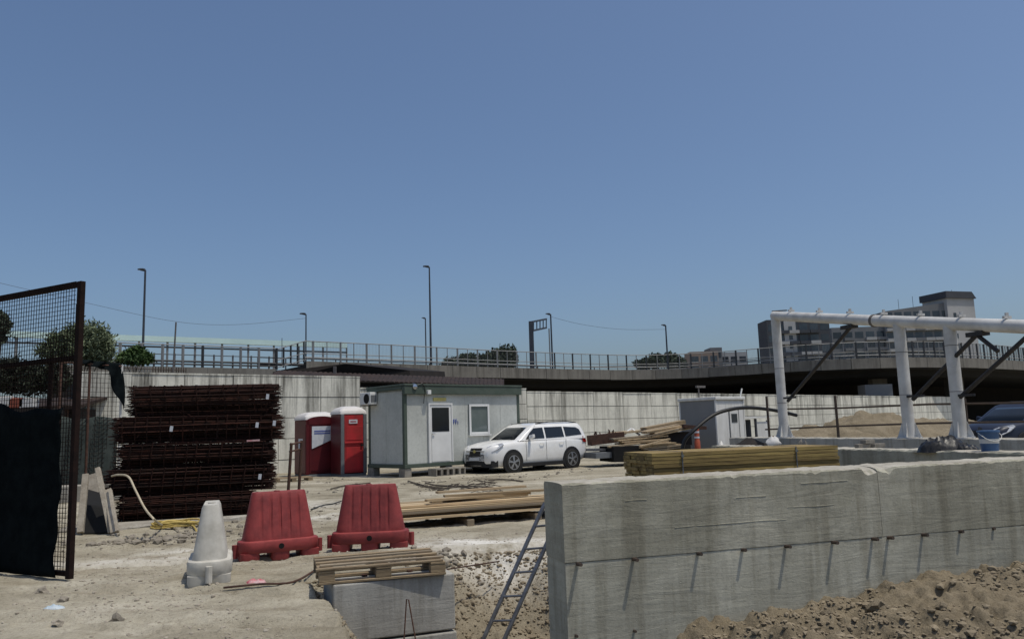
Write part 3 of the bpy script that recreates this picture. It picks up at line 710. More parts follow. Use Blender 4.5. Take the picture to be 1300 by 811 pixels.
MB().box(door0+.1, door1-.1, -.042, -.032, dz1*.56, dz1-.1).build('pane', 'dark_glass', dr)
for (a, b, c, d) in ((door0-.05, door0-.002, .13, dz1+.05), (door1+.002, door1+.05, .13, dz1+.05)): MB().box(a, b, -.055, .018, c, d).build('frame', 'white_paint', dr)
MB().box(door0-.048, door1+.048, -.053, .018, dz1+.002, dz1+.05).build('frame', 'white_paint', dr)
MB().tube((door0+.09, -.08, dz1*.53), (door0+.19, -.08, dz1*.53), .014, n=6).tube((door0+.1, -.03, dz1*.53), (door0+.1, -.08, dz1*.53), .012, n=6).build('handle', 'chrome', dr)
wn = MB().box(w0, w1, -.012, .018, wz0, wz1).build('window', 'grey_glass', cab)
for (a, b, c, d) in ((w0, w0+.08, wz0, wz1), (w1-.08, w1, wz0, wz1), (w0+.082, w1-.082, wz0, wz0+.08), (w0+.082, w1-.082, wz1-.08, wz1)):
    MB().box(a, b, -.05, -.014, c, d).build('frame', 'white_paint', wn, bevel=.006)
MB().box(w0-.04, w1+.04, -.09, .0, wz0-.05, wz0-.006).build('sill', 'white_paint', wn)
# lamp, sensor, notice and hand lettering
q = cl(524, 491); MB().lathe([(.02, 0), (.09, .03), (.12, .12), (.11, .17)], (q.x, -.17, q.z), 12, 'y').build('floodlight', 'chrome', cab, smooth=True)
MB().path([(q.x+.1, -.12, q.z+.05), (q.x+.3, -.13, q.z+.12), (q.x+.42, -.12, q.z-.05), (q.x+.4, -.05, q.z-.55)], .012, 5).build('cable', 'black_hose', cab)
q = cl(541, 498); MB().box(q.x-.07, q.x+.07, -.20, -.105, q.z-.07, q.z+.07).build('junction_box', 'white_paint', cab, bevel=.01)
q0, q1 = cl(550, 508), cl(566, 506.5); MB().box(q0.x, q1.x, -.02, .015, q0.z-.02, q1.z+.05).build('notice', 'yellow_sign', cab)
q = cl(576.5, 536)
wr = MB()
for k, st in enumerate([[(0, .5), (0, .1), (.12, 0), (.22, .1), (.22, .5)], [(.36, 0), (.36, .55), (.5, .62)], [(.3, .35), (.5, .35)], [(.62, 0), (.62, .55), (.76, .62)], [(.56, .35), (.76, .35)], [(.88, 0), (.88, .4)]]):
    for a, b in zip(st, st[1:]): wr.obox((q.x-.16+a[0]*.38, .012, q.z-.06+a[1]*.26), (q.x-.16+b[0]*.38, .012, q.z-.06+b[1]*.26), .02, .028)
wr.build('lettering', 'blue_print', cab)
ac = MB().box(-.30, -.02, CW-.6, CW+.06, CH-.58, CH-.16).build('air_conditioner', 'white_paint', cab, bevel=.02)
MB().lathe([(.17, 0), (.17, .012)], (-.314, CW-.38, CH-.38), 18, 'x').build('fan_grille', 'black_hole', ac)
MB().box(-.27, -.05, CW-.612, CW-.602, CH-.5, CH-.26).build('side_vent', 'toilet_grey', ac)
for y in (CW-.5, CW-.02): MB().box(-.3, .03, y-.02, y+.02, CH-.62, CH-.585).build('bracket', 'toilet_grey', ac)
# what the cabin stands on
for k, (x, y) in enumerate([(.0, .0), (1.7, .0), (CL-.45, .0), (.0, CW-.3), (CL-.45, CW-.3)]):
    p = wm(cab) @ Vector((x, y, 0)); bl = thing('support_block', ['concrete block under the cabin corner nearest the toilets', 'concrete block under the cabin front beside the door step', 'concrete block under the cabin corner nearest the car', 'concrete block under the rear cabin corner by the toilets', 'concrete block under the rear cabin corner by the car'][k], 'block', (p.x, p.y, G(p.x, p.y)-.03), CR)
    MB().box(-.02, .26, -.02, .34, 0, CH0-G(p.x, p.y)+.025).build('block_body', 'slab_concrete', bl, bevel=.02)
p = wm(cab) @ Vector((door0-.15, -.55, 0)); st = thing('hollow_block_step', 'row of hollow pale blocks used as the cabin door step', 'step', (p.x, p.y, G(p.x, p.y)-.02), CR)
for k in range(5):
    x0 = k*.25; b = MB().box(x0, x0+.04, 0, .45, 0, .27).box(x0+.2, x0+.24, 0, .45, 0, .27).box(x0+.04, x0+.2, .002, .448, .23, .268).box(x0+.04, x0+.2, .002, .448, .002, .04).box(x0+.041, x0+.199, .2, .24, .041, .229)
    b.build('hollow_block', 'slab_concrete', st)

# ------------------------------------------------------------------ portable toilets
def rr_ring(hx, hy, r, z, n=5, cx=0, cy=0):
    out = []
    for (sx, sy, a0) in ((1, 1, 0), (-1, 1, 90), (-1, -1, 180), (1, -1, 270)):
        for k in range(n):
            a = R_(a0+90*k/(n-1)); out.append((cx+sx*(hx-r)+r*math.cos(a), cy+sy*(hy-r)+r*math.sin(a), z))
    return out
def toilet(label, corner, rz, wd, ht, arch):
    t = thing('portable_toilet', label, 'portable toilet', (corner.x, corner.y, G(corner.x, corner.y)-.02), rz)
    c = 'toilet_red_shaded' if arch else 'toilet_red'
    MB().box(0, wd, .03, wd, .1, ht-.28).build('cabin_shell', 'toilet_red_shaded', t, bevel=.03)
    MB().box(.03, wd-.03, -.02, wd+.02, 0, .1).build('skid', 'toilet_grey', t, bevel=.01)
    MB().rings([rr_ring(wd/2+.03, wd/2+.02, .08, ht-.28, 5, wd/2, wd/2+.02), rr_ring(wd/2+.02, wd/2+.01, .1, ht-.18, 5, wd/2, wd/2+.02), rr_ring(wd/2-.1, wd/2-.1, .12, ht-.06, 5, wd/2, wd/2+.02), rr_ring(wd/2-.28, wd/2-.25, .1, ht, 5, wd/2, wd/2+.02)]).build('roof', 'toilet_roof', t, smooth=True)
    pc = 'toilet_red_shaded' if arch else 'toilet_grey'
    for x in (0, wd-.13): MB().box(x, x+.13, -.03, .028, .1, ht-.285).build('door_post', pc, t, bevel=.02)
    if arch:
        pts = [(.132, 0, ht-.45)]+[(wd/2+(wd/2-.132)*math.cos(a), 0, ht-.42+.16*math.sin(a)) for a in [R_(180-15*k) for k in range(13)]]+[(wd-.132, 0, ht-.45)]
        MB().prism([(0.0, -.03, ht-.45), (wd, -.03, ht-.45)]+[(wd/2+(wd/2)*math.cos(a), -.03, ht-.36+.2*math.sin(a)) for a in [R_(15*k) for k in range(13)]], (0, .1, 0)).build('arch', pc, t)
    dr = MB().box(.135, wd-.135, -.012, .028, .14, ht-.33).build('door', c, t, bevel=.01)
    for k in range(3): MB().box(.2, wd-.2, -.024, -.013, .2+k*.02, .205+k*.02).build('rib', c, dr)
    if arch:
        MB().prism([(.22, -.036, ht-.52), (wd-.2, -.036, ht-.52), (wd-.2, -.036, ht-1.02), (.22, -.036, ht-1.32)][::-1], (0, .02, 0)).build('sticker', 'sticker', dr)
        for z in (.72, .80): MB().box(.3, wd-.26, -.042, -.037, ht-z, ht-z+.045).build('lettering', 'blue_print', dr)
        MB().box(-.008, .005, .3, .72, ht-1.35, ht-.95).build('notice', 'sticker', t)
        for k in range(4): MB().box(-.012, -.009, .35, .66, ht-1.28+k*.075, ht-1.26+k*.075).build('lettering', 'blue_print', t)
        MB().tube((.12, wd-.15, ht-.3), (.12, wd-.15, ht-.1), .05, n=8).build('vent_pipe', 'black_hose', t)
    else:
        MB().box(.3, .62, -.03, -.013, ht-.62, ht-.48).build('sticker', 'sticker', dr)
        MB().box(.35, .57, -.034, -.031, ht-.57, ht-.535).build('lettering', 'toilet_red', dr)
        MB().box(.135, wd-.15, -.05, -.013, ht-1.32, ht-1.27).build('door_bar', 'toilet_red', dr, bevel=.01)
        MB().box(wd-.24, wd-.16, -.06, -.013, ht-1.42, ht-1.36).build('handle', 'black_hole', dr)
        MB().box(.2, wd-.2, -.022, -.013, .22, ht-1.45).build('lower_panel', 'toilet_red', dr, bevel=.008)
        MB().box(.2, wd-.2, -.022, -.013, ht-1.2, ht-.72).build('upper_panel', 'toilet_red', dr, bevel=.008)
    return t
toilet('shade-darkened red portable toilet with arched door and diagonal white sticker', gp(388, 605.5), 35, 1.17, 2.33, True)
toilet('bright red portable toilet with grey door frame beside the grey cabin', gp(432, 605)+Vector((.02, .0, 0)), 34, .98, 2.48, False)

# ------------------------------------------------------------------ white car
fwp = gp(650, 599.5); rwp_dir = R_(40)
car = thing('parked_car', 'white people carrier parked in front of the grey cabin', 'car', (0, 0, 0))
fx, fy = -math.cos(rwp_dir), -math.sin(rwp_dir)          # heading
lx, ly = -fy, fx                                          # car's left side
M = Matrix(((fx, lx, 0, 0), (fy, ly, 0, 0), (0, 0, 1, 0), (0, 0, 0, 1)))
orig = Vector((fwp.x, fwp.y, 0))-Vector((fx, fy, 0))*1.38-Vector((lx, ly, 0))*.82
M.translation = Vector((orig.x, orig.y, G(orig.x, orig.y)+.01)); car.matrix_basis = M
def halfsec(x, zb, zt, w, hood=0):
    P = [(.0, zb), (w*.86, zb), (w*.96, zb+.08), (w*.995, zb+.22), (w, (zb+zt)*.5), (w*.985, zt-.16), (w*.955, zt-.05), (w*.88, zt), (w*.5, zt+hood), (0, zt+hood*1.3)]
    R = [(x, y, z) for y, z in P]; Lf = [(x, -y, z) for y, z in P[1:-1]]
    return R+Lf[::-1]
body = MB().rings([halfsec(*a) for a in [(2.335, .42, .60, .52), (2.31, .34, .72, .66), (2.24, .26, .84, .77), (2.08, .22, .93, .85, .03), (1.8, .21, .985, .895, .045), (1.4, .21, 1.03, .91, .05), (1.05, .21, 1.065, .918, .03), (.6, .21, 1.075, .92), (-.4, .21, 1.09, .92), (-1.3, .21, 1.115, .92), (-1.8, .24, 1.12, .90), (-2.1, .30, 1.11, .86), (-2.25, .36, 1.08, .80), (-2.31, .45, 1.0, .70)]])
bo = body.build('body', 'car_white', car, smooth=True)
def gh(x0, x1, hy, z, r=.2): return rr_ring((x1-x0)/2, hy, r, z, 7, (x0+x1)/2, 0)
GH = [(-2.26, 1.16, .885, 1.05), (-2.2, .80, .825, 1.28), (-2.11, .48, .765, 1.48), (-2.04, .30, .72, 1.575), (-1.92, .1, .64, 1.63), (-1.6, -.2, .46, 1.65)]
MB().rings([gh(a, b, h, z, .16) for a, b, h, z in GH]).build('greenhouse', 'car_white', car, smooth=True)
def gy(z):
    for (a, b) in zip(GH, GH[1:]):
        if a[3] <= z <= b[3]: u = (z-a[3])/(b[3]-a[3]); return a[2]+(b[2]-a[2])*u
    return GH[-1][2]
def gx1(z):
    for (a, b) in zip(GH, GH[1:]):
        if a[3] <= z <= b[3]: u = (z-a[3])/(b[3]-a[3]); return a[1]+(b[1]-a[1])*u
    return GH[-1][1]
for side in (1, -1):
    for poly in ([(.76, 1.10), (-.12, 1.11), (-.12, 1.485), (.30, 1.47), (.54, 1.31)], [(-.2, 1.11), (-1.08, 1.13), (-1.06, 1.495), (-.2, 1.49)], [(-1.16, 1.14), (-1.98, 1.19), (-1.9, 1.38), (-1.75, 1.455), (-1.14, 1.49)]):
        pp_ = [Vector((x, side*(gy(z)+.004), z)) for x, z in poly]
        MB().prism(pp_, (0, side*.008, 0)).build('side_window', 'dark_glass', car)
    MB().tube((.80, side*.83, 1.1), (.2, side*.735, 1.56), .018, n=5).build('pillar_trim', 'car_white', car)
    MB().path([(.1, side*.67, 1.62), (-.5, side*.68, 1.68), (-1.4, side*.68, 1.68), (-1.9, side*.65, 1.625)], .018, 6).build('roof_rail', 'car_black', car)
    mr_ = MB().rings([[(.56+dx, side*(.93+dy), 1.13+.5*dz) for dx, dy, dz in ((-.05*k, 0, -.12*k), (.06*k, 0, -.12*k), (.06*k, .0, .12*k), (-.05*k, 0, .15*k))] if False else [(.53, side*(.90+.11*j), 1.09+.02*j), (.66, side*(.90+.11*j), 1.09+.02*j), (.64, side*(.90+.11*j), 1.22+.02*j), (.54, side*(.90+.11*j), 1.22+.02*j)] for j, k in enumerate((.6, 1, .7))])
    mr_.build('mirror', 'car_white', car, bevel=.02)
    for x in (-.05, -1.0):
        MB().path([(x, side*.925, .93), (x+.03, side*.955, .935), (x+.17, side*.955, .94), (x+.2, side*.925, .94)], .014, 6).build('door_handle', 'car_white', car)
    for x in (.78, -.16, -1.12):
        MB().obox((x, side*.9205, .36), (x, side*.9205, 1.06), .008, .006).build('door_gap', 'car_black', car)
    MB().box(-1.0, 1.0, *sorted((side*.86, side*.934)), .16, .30).build('sill', 'car_black', car, bevel=.02)
    MB().prism([(2.235, side*.53, .70), (2.17, side*.78, .70), (1.98, side*.885, .80), (1.76, side*.905, .93), (1.78, side*.86, .985), (2.10, side*.62, .91), (2.19, side*.53, .86)], (.035, side*.014, .016)).build('headlight', 'lamp_glass', car)
    MB().prism([(-2.0, side*.885, .92), (-2.24, side*.80, .9), (-2.2, side*.79, 1.1), (-2.0, side*.872, 1.12)], (-.02, side*.012, 0)).build('tail_light', 'tail_red', car)
    MB().lathe([(.065, 0), (.065, .03)], (2.21, side*.62, .40), 12, 'x').build('fog_lamp', 'lamp_glass', car)
    for x in (1.38, -1.38):
        MB().lathe([(.435, side*.88), (.435, side*.926), (.40, side*.932), (.05, side*.932)], (x, 0, .345), 28, 'y').build('wheel_arch', 'car_black', car)
        ty = MB().lathe([(.2, side*.70), (.32, side*.70), (.343, side*.73), (.343, side*.91), (.325, side*.945), (.245, side*.955)], (x, 0, .335), 28, 'y').build('tyre', 'tyre', car, smooth=True)
        MB().lathe([(.245, side*.94), (.24, side*.957), (.215, side*.955), (.21, side*.935), (.03, side*.935)], (x, 0, .335), 24, 'y').build('rim_well', 'car_black', ty)
        sp = MB()
        for k in range(5):
            for dlt in (-7, 7):
                a = R_(72*k+14+dlt); sp.obox((x+.03*math.cos(a), side*.958, .335+.03*math.sin(a)), (x+.225*math.cos(a), side*.952, .335+.225*math.sin(a)), .032, .02, up=(0, 1, 0))
        sp.lathe([(.245, side*.945), (.245, side*.962), (.222, side*.962), (.222, side*.945)], (x, 0, .335), 24, 'y'); sp.lathe([(.05, side*.94), (.05, side*.966), (.03, side*.97)], (x, 0, .335), 12, 'y')
        sp.build('rim', 'alloy', ty)
ws = []
for z in (1.09, 1.28, 1.44, 1.50):
    x = gx1(z)+.006; h = gy(z)-.10; ws.append([(x-.10+.03, -h-.06, z), (x+.0, -h*.8, z), (x+.012, 0, z), (x+.0, h*.8, z), (x-.10+.03, h+.06, z)])
m = MB(); 
for r in ws: m.v += r
for a in range(len(ws)-1):
    for b in range(4): m.f.append((a*5+b, a*5+b+1, a*5+5+b+1, a*5+5+b))
o = m.build('windscreen', 'dark_glass', car, smooth=True); sd = o.modifiers.new('thick', 'SOLIDIFY'); sd.thickness = .012; sd.offset = 0
for (z0, z1, hw, xx) in ((.765, .85, .50, 2.29), (.575, .735, .52, 2.335)):
    MB().rings([[(xx-.2, -hw, z0), (xx+.012, -hw*.6, z0), (xx+.025, 0, z0), (xx+.012, hw*.6, z0), (xx-.2, hw, z0)], [(xx-.23, -hw*1.02, z1), (xx-.03, -hw*.6, z1), (xx-.015, 0, z1), (xx-.03, hw*.6, z1), (xx-.23, hw*1.02, z1)]]).build('grille', 'car_black', car)
MB().box(2.25, 2.345, -.5, .5, .738, .762).build('grille_bar', 'chrome', car, bevel=.008)
MB().prism([(2.345, -.07, .715), (2.345, .07, .715), (2.345, .07, .762), (2.345, -.07, .762)], (.012, 0, 0)).prism([(2.345, -.03, .69), (2.345, .03, .69), (2.345, .03, .787), (2.345, -.03, .787)], (.014, 0, 0)).build('emblem', 'yellow_sign', car)
MB().rings([[(2.0, -.86, z), (2.22, -.78, z), (2.33, -.5, z), (2.355, 0, z), (2.33, .5, z), (2.22, .78, z), (2.0, .86, z), (1.9, .5, z), (1.9, -.5, z)] for z in (.2, .30, .42)]).build('lower_bumper', 'car_black', car)
MB().box(2.345, 2.365, -.26, .26, .435, .535).build('licence_plate', 'sticker', car)
MB().box(2.2, 2.37, -.4, .4, .25, .28).build('skid_plate', 'chrome', car)
MB().box(-1.7, 1.7, -.7, .7, .2, .25).build('underbody', 'car_black', car)

# ------------------------------------------------------------------ plastic barriers
def barrier(label, mat, loc, rz, L=.98, Wd=.44, H=.82, group=None):
    t = thing('plastic_barrier', label, 'barrier', loc, rz, group)
    def ring(hl, hw, z, rib=0, r=.08):
        pts = []; nlong = 61; nc = 5
        for side in (1, -1):
            for k in range(nlong):
                u = 1-2*k/(nlong-1); x = side*u*(hl-r); y = side*hw
                if rib:
                    uu = u*(hl-r)/.34
                    ph = (uu*.5+.5)*6
                    g = 1 if -.86 < uu < .86 and abs(ph-round(ph)) < .13 else 0
                    y -= side*rib*g
                pts.append((x, y, z))
            # end cap, rounded
            for k in range(1, nc+1):
                a = R_(90*k/nc); pts.append((side*(-(hl-r)-r*math.sin(a)), side*((hw-r)+r*math.cos(a)) if k < nc else side*(hw-r), z))
            for k in range(0, nc):
                a = R_(90-90*k/nc); pts.append((side*(-(hl-r)-r*math.sin(a)), -side*((hw-r)+r*math.cos(a)), z))
        return pts
    hl, hw = L/2, Wd/2; zb = .10; zl = .235
    R = [ring(hl-.012, hw-.012, zb, 0, .17), ring(hl, hw, zb+.015, 0, .18), ring(hl, hw, zl-.02, 0, .18), ring(hl-.008, hw-.008, zl, 0, .17), ring(hl-.05, hw-.05, zl+.012, 0, .14)]
    K = 7
    for k in range(K+1):
        u = k/K; R.append(ring(hl-.055-(hl*.32-.055)*u, hw-.05-(hw-.05-.088)*u, zl+.02+(H-.03-zl-.02)*u, .014 if .0 < u < .97 else 0, .13-.06*u))
    R.append(ring(hl*.68-.012, .072, H, 0, .045)); R.append(ring(hl*.68-.06, .05, H-.006, 0, .03))
    b = MB().rings(R).build('body', mat, t, smooth=True)
    for x0, x1 in ((-hl+.015, -hl+.24), (-.11, .11), (hl-.24, hl-.015)):
        MB().rings([rr_ring((x1-x0)/2-.008, hw-.02, .04, 0, 4, (x0+x1)/2), rr_ring((x1-x0)/2, hw-.012, .045, .03, 4, (x0+x1)/2), rr_ring((x1-x0)/2, hw-.012, .045, .104, 4, (x0+x1)/2)]).build('foot', mat, t, smooth=True)
    for sd in (1, -1):
        MB().lathe([(.034, 0), (.034, .012), (.022, .014)], (.0, sd*(hw-.004)-(.006), .17), 14, 'y').build('drain_plug', 'black_hole' if mat == 'red_plastic' else mat, t)
        MB().tube((sd*(hl+.03), 0, .04), (sd*(hl+.03), 0, .2), .035, n=10).obox((sd*(hl-.02), 0, .12), (sd*(hl+.03), 0, .12), .05, .12).build('coupling_lug', mat, t)
    MB().lathe([(.04, 0), (.04, .014), (.03, .018)], (-.02, 0, H-.008), 14).build('filler_cap', mat, t)
    return t
p = gp(353, 706); barrier('plastic red road barrier beside the white one, angled towards the stack', 'red_plastic', (p.x, p.y, G(p.x, p.y)-.012), 27)
p = gp(471, 698.5); barrier('plastic red road barrier behind the wooden pallet, square to the view', 'red_plastic', (p.x, p.y, G(p.x, p.y)-.012), 5)
p = gp(267, 736); barrier('white plastic road barrier seen end on at the front', 'white_plastic', (p.x, p.y, G(p.x, p.y)-.012), 109, H=.79)

# ------------------------------------------------------------------ concrete blocks and pallet
bp0 = at(423, 742, 7.6); BR = 21.6
for k, lb in enumerate(('upper grey concrete block carrying the wooden pallet', 'lower grey concrete block under the block with the pallet')):
    t = thing('concrete_block', lb, 'block', (bp0.x, bp0.y, bp0.z-.53*(k+1)-.012*k+0.0), BR)
    rg = []
    o = MB().box(0+.01*k, 1.17+.01*k, -.0-.006*k, .62, .004, .526).build('block_body', 'block_concrete', t, bevel=.014)
    if k == 0:
        for x in (.35, .8): MB().tube((x, .31, .5), (x, .31, .545), .03, n=8).build('lifting_eye', 'rust_pole', t)
pal = thing('wooden_pallet', 'weathered wooden pallet lying on the concrete block', 'pallet', (0, 0, 0), 0)
pc = at(423, 742, 7.6); Mb = Matrix.Translation((pc.x, pc.y, pc.z+.002)) @ Matrix.Rotation(R_(BR-4), 4, 'Z')
pal.matrix_basis = Mb @ Matrix.Translation((-.13, .02, 0))
def pbx(name, x0, x1, y0, y1, z0, z1, mat='pallet_wood'): MB().box(x0, x1, y0, y1, z0, z1).build(name, mat, pal, bevel=.003, seg=1)
for y in (.0, .35, .70): pbx('bottom_board', 0, 1.2, y, y+.1, 0, .022)
for y in (.0, .35, .70):
    for x in (0.003, .527, 1.05): pbx('block', x, x+.145, y+.003, y+.097, .024, .1)
for x in (0.002, .53, 1.05): pbx('stringer', x, x+.145, .0, .80, .102, .122)
for k, (y, w_, an) in enumerate(((-.002, .07, .4), (.21, .055, -.9), (.40, .075, .6), (.60, .05, 1.6), (.735, .065, -.4))):
    o = MB().box(-.6, .6, -w_/2, w_/2, 0, .019).build('top_board', 'grey_plank' if k % 2 else 'pallet_wood', pal, bevel=.003, seg=1)
    o.matrix_basis = Matrix.Translation((.6+rng.uniform(-.04, .03), y+w_/2, .124+.001*k)) @ Matrix.Rotation(R_(an*1.5), 4, 'Z') @ Matrix.Rotation(R_(rng.uniform(-.3, .3)), 4, 'Y')
# hairpin bar in front of the block
hp = at(517, 760, 7.25)
tag(MB().path([at(512, 826, 7.2), hp+Vector((-.006, 0, 0)), hp+Vector((.012, 0, -.005)), at(530, 826, 7.2)], .006, 6).build('rebar_hairpin', 'rust_pole'), 'thin bent steel hairpin bar standing before the concrete block', 'rebar')

# ------------------------------------------------------------------ ladder
ld = thing('ladder', 'narrow metal ladder leaning in the trench beside the wall end', 'ladder', (0, 0, 0))
a0, a1 = at(604, 832, 7.75), at(692, 638, 8.15); off = at(631, 832, 7.62)-a0
top2 = a1+off; u2 = .86
MB().obox(a0, a1, .018, .045, up=(.6, -.8, 0)).build('rail', 'aluminium', ld, world=True); MB().obox(a0+off, a0.lerp(a1, u2)+off, .018, .045, up=(.6, -.8, 0)).build('rail', 'aluminium', ld, world=True)
for k in range(7):
    u = .06+.155*k
    if u < .86: c = a0.lerp(a1, u); MB().tube(c, c+off, .011, n=7).build('rung', 'aluminium', ld, world=True)

# ------------------------------------------------------------------ rebar cage stack
rp0 = gp(150, 666); RR = 17
slab = thing('concrete_pad', 'low broken concrete pad under the rusty rebar stack', 'slab', (rp0.x, rp0.y, 0), RR)
lays = [(-.02, 2.25, .48, 'rusty rebar cage bundle at the bottom of the stack'), (-.22, 2.62, .48, 'rusty rebar cage bundle second from the bottom, poking out furthest left'), (-.02, 2.6, .45, 'rusty rebar cage bundle in the middle of the stack'), (-.10, 2.76, .48, 'rusty rebar cage bundle second from the top with bristling ends'), (.13, 2.70, .56, 'rusty rebar cage bundle on top of the stack')]
zc = .0
bar_unit = MB().tube((0, 0, 0), (1, 0, 0), .011, n=5).mesh('bar'); bar_unit.materials.append(MATS['rust'])
DEP = 1.0
for li, (x0, x1, h, lb) in enumerate(lays):
    h *= 1.045
    t = thing('rebar_cage', lb, 'rebar', (rp0.x, rp0.y, zc), RR, 'stacked rebar cages')
    L = x1-x0
    for k in range(120):
        z = .02+(h-.05)*((k*7) % 17)/16+rng.uniform(-.012, .012); y = .03+(DEP-.06)*((k//17)/7)+rng.uniform(-.06, .06)
        if k < 14: y = rng.uniform(.03, .07)
        if z < h*.32: y = .16+y*.82
        l0 = x0+rng.uniform(-.06, .10); l1 = x1+rng.uniform(-.12, .08)
        inst('bar', bar_unit, t, Matrix.Translation((l0, y, z)) @ Matrix.Rotation(rng.uniform(-.012, .012), 4, 'Y') @ Matrix.Scale(l1-l0, 4, (1, 0, 0)))
    lean = [.0, .06, .05, .02, -.04][li]
    sm = MB().path([(0, .17, .0), (lean*.5, .04, h*.5), (lean, 0, h-.03), (lean, .33, h-.02), (0, .33, .0), (0, .17, 0)], .012, 5).mesh('stirrup'); sm.materials.append(MATS['rust'])
    nst = int(L/(.24 if li == 4 else .2))
    for k in range(nst):
        x = x0+.12+(L-.26)*k/(nst-1)
        for y in (-.03, .34, .66):
            inst('stirrup', sm, t, Matrix.Translation((x+rng.uniform(-.03, .03), y+rng.uniform(-.01, .01), .0+rng.uniform(0, .012))))
    # bristling ends
    eb = MB()
    for k in range(150):
        y = rng.uniform(0, DEP); z = rng.uniform(.02, h-.03); e = rng.choice((0, 1)); xx = x0 if e == 0 else x1; ln = rng.uniform(.05, .14)*(1 if e else -1)
        eb.tube((xx-ln, y, z), (xx+ln, y+rng.uniform(-.02, .02), z+rng.uniform(-.03, .03)), .006, n=4)
    tag(eb.build('bar_ends', 'rust', t), kind='stuff')
    # short ties hanging through the cage
    tb = MB()
    for k in range(420):
        x = rng.uniform(x0, x1); y = rng.uniform(.03, DEP); z = rng.uniform(.02, h-.02); tb.tube((x, y, z), (x+rng.uniform(-.06, .06), y, max(.005, min(h-.01, z+rng.uniform(-.2, .2)))), .006, n=4)
    tag(tb.build('tie_wires', 'rust', t), kind='stuff')
    for (fx_, fz_) in {4: [(.94, .55)], 3: [(.33, .5), (.86, .55), (.97, .6)], 2: [], 1: [(.93, .5)], 0: []}[li]:
        x = x0+L*fx_; MB().obox((x, -.03, h*fz_-.05), (x+.012, -.035, h*fz_+.05), .055, .004, up=(0, 1, 0)).build('tag', 'sticker', t)
    if li == 2: MB().obox((x0+L*.84, -.03, h-.03), (x0+L*.93, -.03, h-.025), .02, .03).build('red_tape', 'pink_rag', t)
    zc += h-.012
    if li < 4:
        for bx in (.45, 2.1):
            pass
sx0, sx1 = -.75, 2.7
rgs = []
for k in range(60):
    u = k/59; x = sx0+(sx1-sx0)*u; e = lambda a: .03*(2*float(vnoise(np.array([u*23+a]), np.array([a*1.7]), 3))-1)
    f = -.95+.5*sst(.42, .6, np.array(u))+.25*sst(.75, 1., np.array(u))+3*e(1)
    f = float(f); rgs.append([(x, f-.03+e(2), -.1), (x, f+e(3), .04+e(4)*.5), (x, f+.06, .075+e(5)*.4), (x, -.14, .06), (x, -.1, -.004), (x, 1.3, -.004), (x, 1.3, -.1)])
MB().rings(rgs).build('slab_body', 'slab_concrete', slab)

# ------------------------------------------------------------------ hoses, trestle
h0 = at(147, 603, 13.2); cz = gp(222, 668, .02)
pts = smooth_pts([at(142, 604, 13.4), at(150, 602.5, 13.2), at(163, 605, 12.9), at(172, 622, 12.6), at(184, 645, 12.3), at(197, 660, 11.9), gp(208, 667, .03)+Vector((0, 0, .0)), gp(226, 671, .03)], 6)
cr = Vector((cz.x, cz.y, G(cz.x, cz.y)))
hs = thing('water_hose', 'yellowish water hose hanging from the rebar and coiled on the ground', 'hose', (cr.x, cr.y, cr.z))
MB().path(pts, .016, 7).build('hanging_run', 'pale_hose', hs, world=True, smooth=True)
cp_ = []
for k in range(170):
    a = k*.33; r = .24+.07*math.sin(k*.171)+.02*math.sin(k*.7); cp_.append(Vector((cr.x+1.25*r*math.cos(a)+.03*math.sin(k*.05), cr.y+.9*r*math.sin(a), max(G(cr.x, cr.y), .0)+.03+.075*k/170+.014*math.sin(k*.9))))
MB().path(cp_, .015, 6).build('coil', 'yellow_hose', hs, world=True, smooth=True)
ex = smooth_pts([cp_[-1], gp(246, 668, .03), gp(255, 682, .02), gp(279, 686, .02)], 5); MB().path(ex, .015, 6).build('loose_end', 'yellow_hose', hs, world=True, smooth=True)
tr = thing('steel_trestle', 'thin rusty steel trestle standing behind the red barrier', 'trestle', at(372, 654, 15))
f1, f2 = at(370, 562, 15), at(383, 559, 15.3); g1, g2 = at(364, 652, 15), at(378, 650, 15.3)
for a, b in ((f1, g1), (f2, g2)): MB().tube(a, b, .028, n=7).build('post', 'rust_pole', tr, world=True)
for u in (.02, .12): MB().tube(f1.lerp(g1, u)-(f2-f1)*.12, f2.lerp(g2, u)+(f2-f1)*.1, .018, n=6).build('crossbar', 'rust_pole', tr, world=True)

# ------------------------------------------------------------------ low stack of planks in the middle
pk0 = gp(520, 671); pkr = 24
Lc = Vector((math.cos(R_(pkr)), math.sin(R_(pkr)), 0)); Ln = Vector((-Lc.y, Lc.x, 0))
base = Vector((pk0.x, pk0.y, 0))
for k, x in enumerate((-.3, 1.0, 2.2)):
    b = base+Lc*x; t = thing('timber_bearer', ['dark timber bearer under the plank stack by the red barrier', 'dark timber bearer under the middle of the plank stack', 'dark timber bearer under the plank stack by the ladder'][k], 'timber', (b.x, b.y, G(b.x, b.y)), pkr)
    MB().box(-.06, .06, -.05, 1.25, -.02, .1).build('bearer_body', 'grey_plank', t, bevel=.004, seg=1)
unit = {}
for mt in ('new_plank', 'grey_plank'):
    for wv in (.12, .16, .2, .24):
        me_ = MB().box(0, 1, 0, wv, 0, .035).mesh('plank'); me_.materials.append(MATS[mt]); unit[mt, wv] = me_
def loose(mt, wv, p, rz, L, label, group, tilt=0, th=1):
    o = bpy.data.objects.new('plank', unit[mt, wv]); COL.objects.link(o)
    o.matrix_basis = Matrix.Translation(p) @ Matrix.Rotation(R_(rz), 4, 'Z') @ Matrix.Rotation(R_(tilt), 4, 'Y') @ Matrix.Diagonal((L, 1, th, 1))
    return tag(o, label, 'plank', group)
z = .13
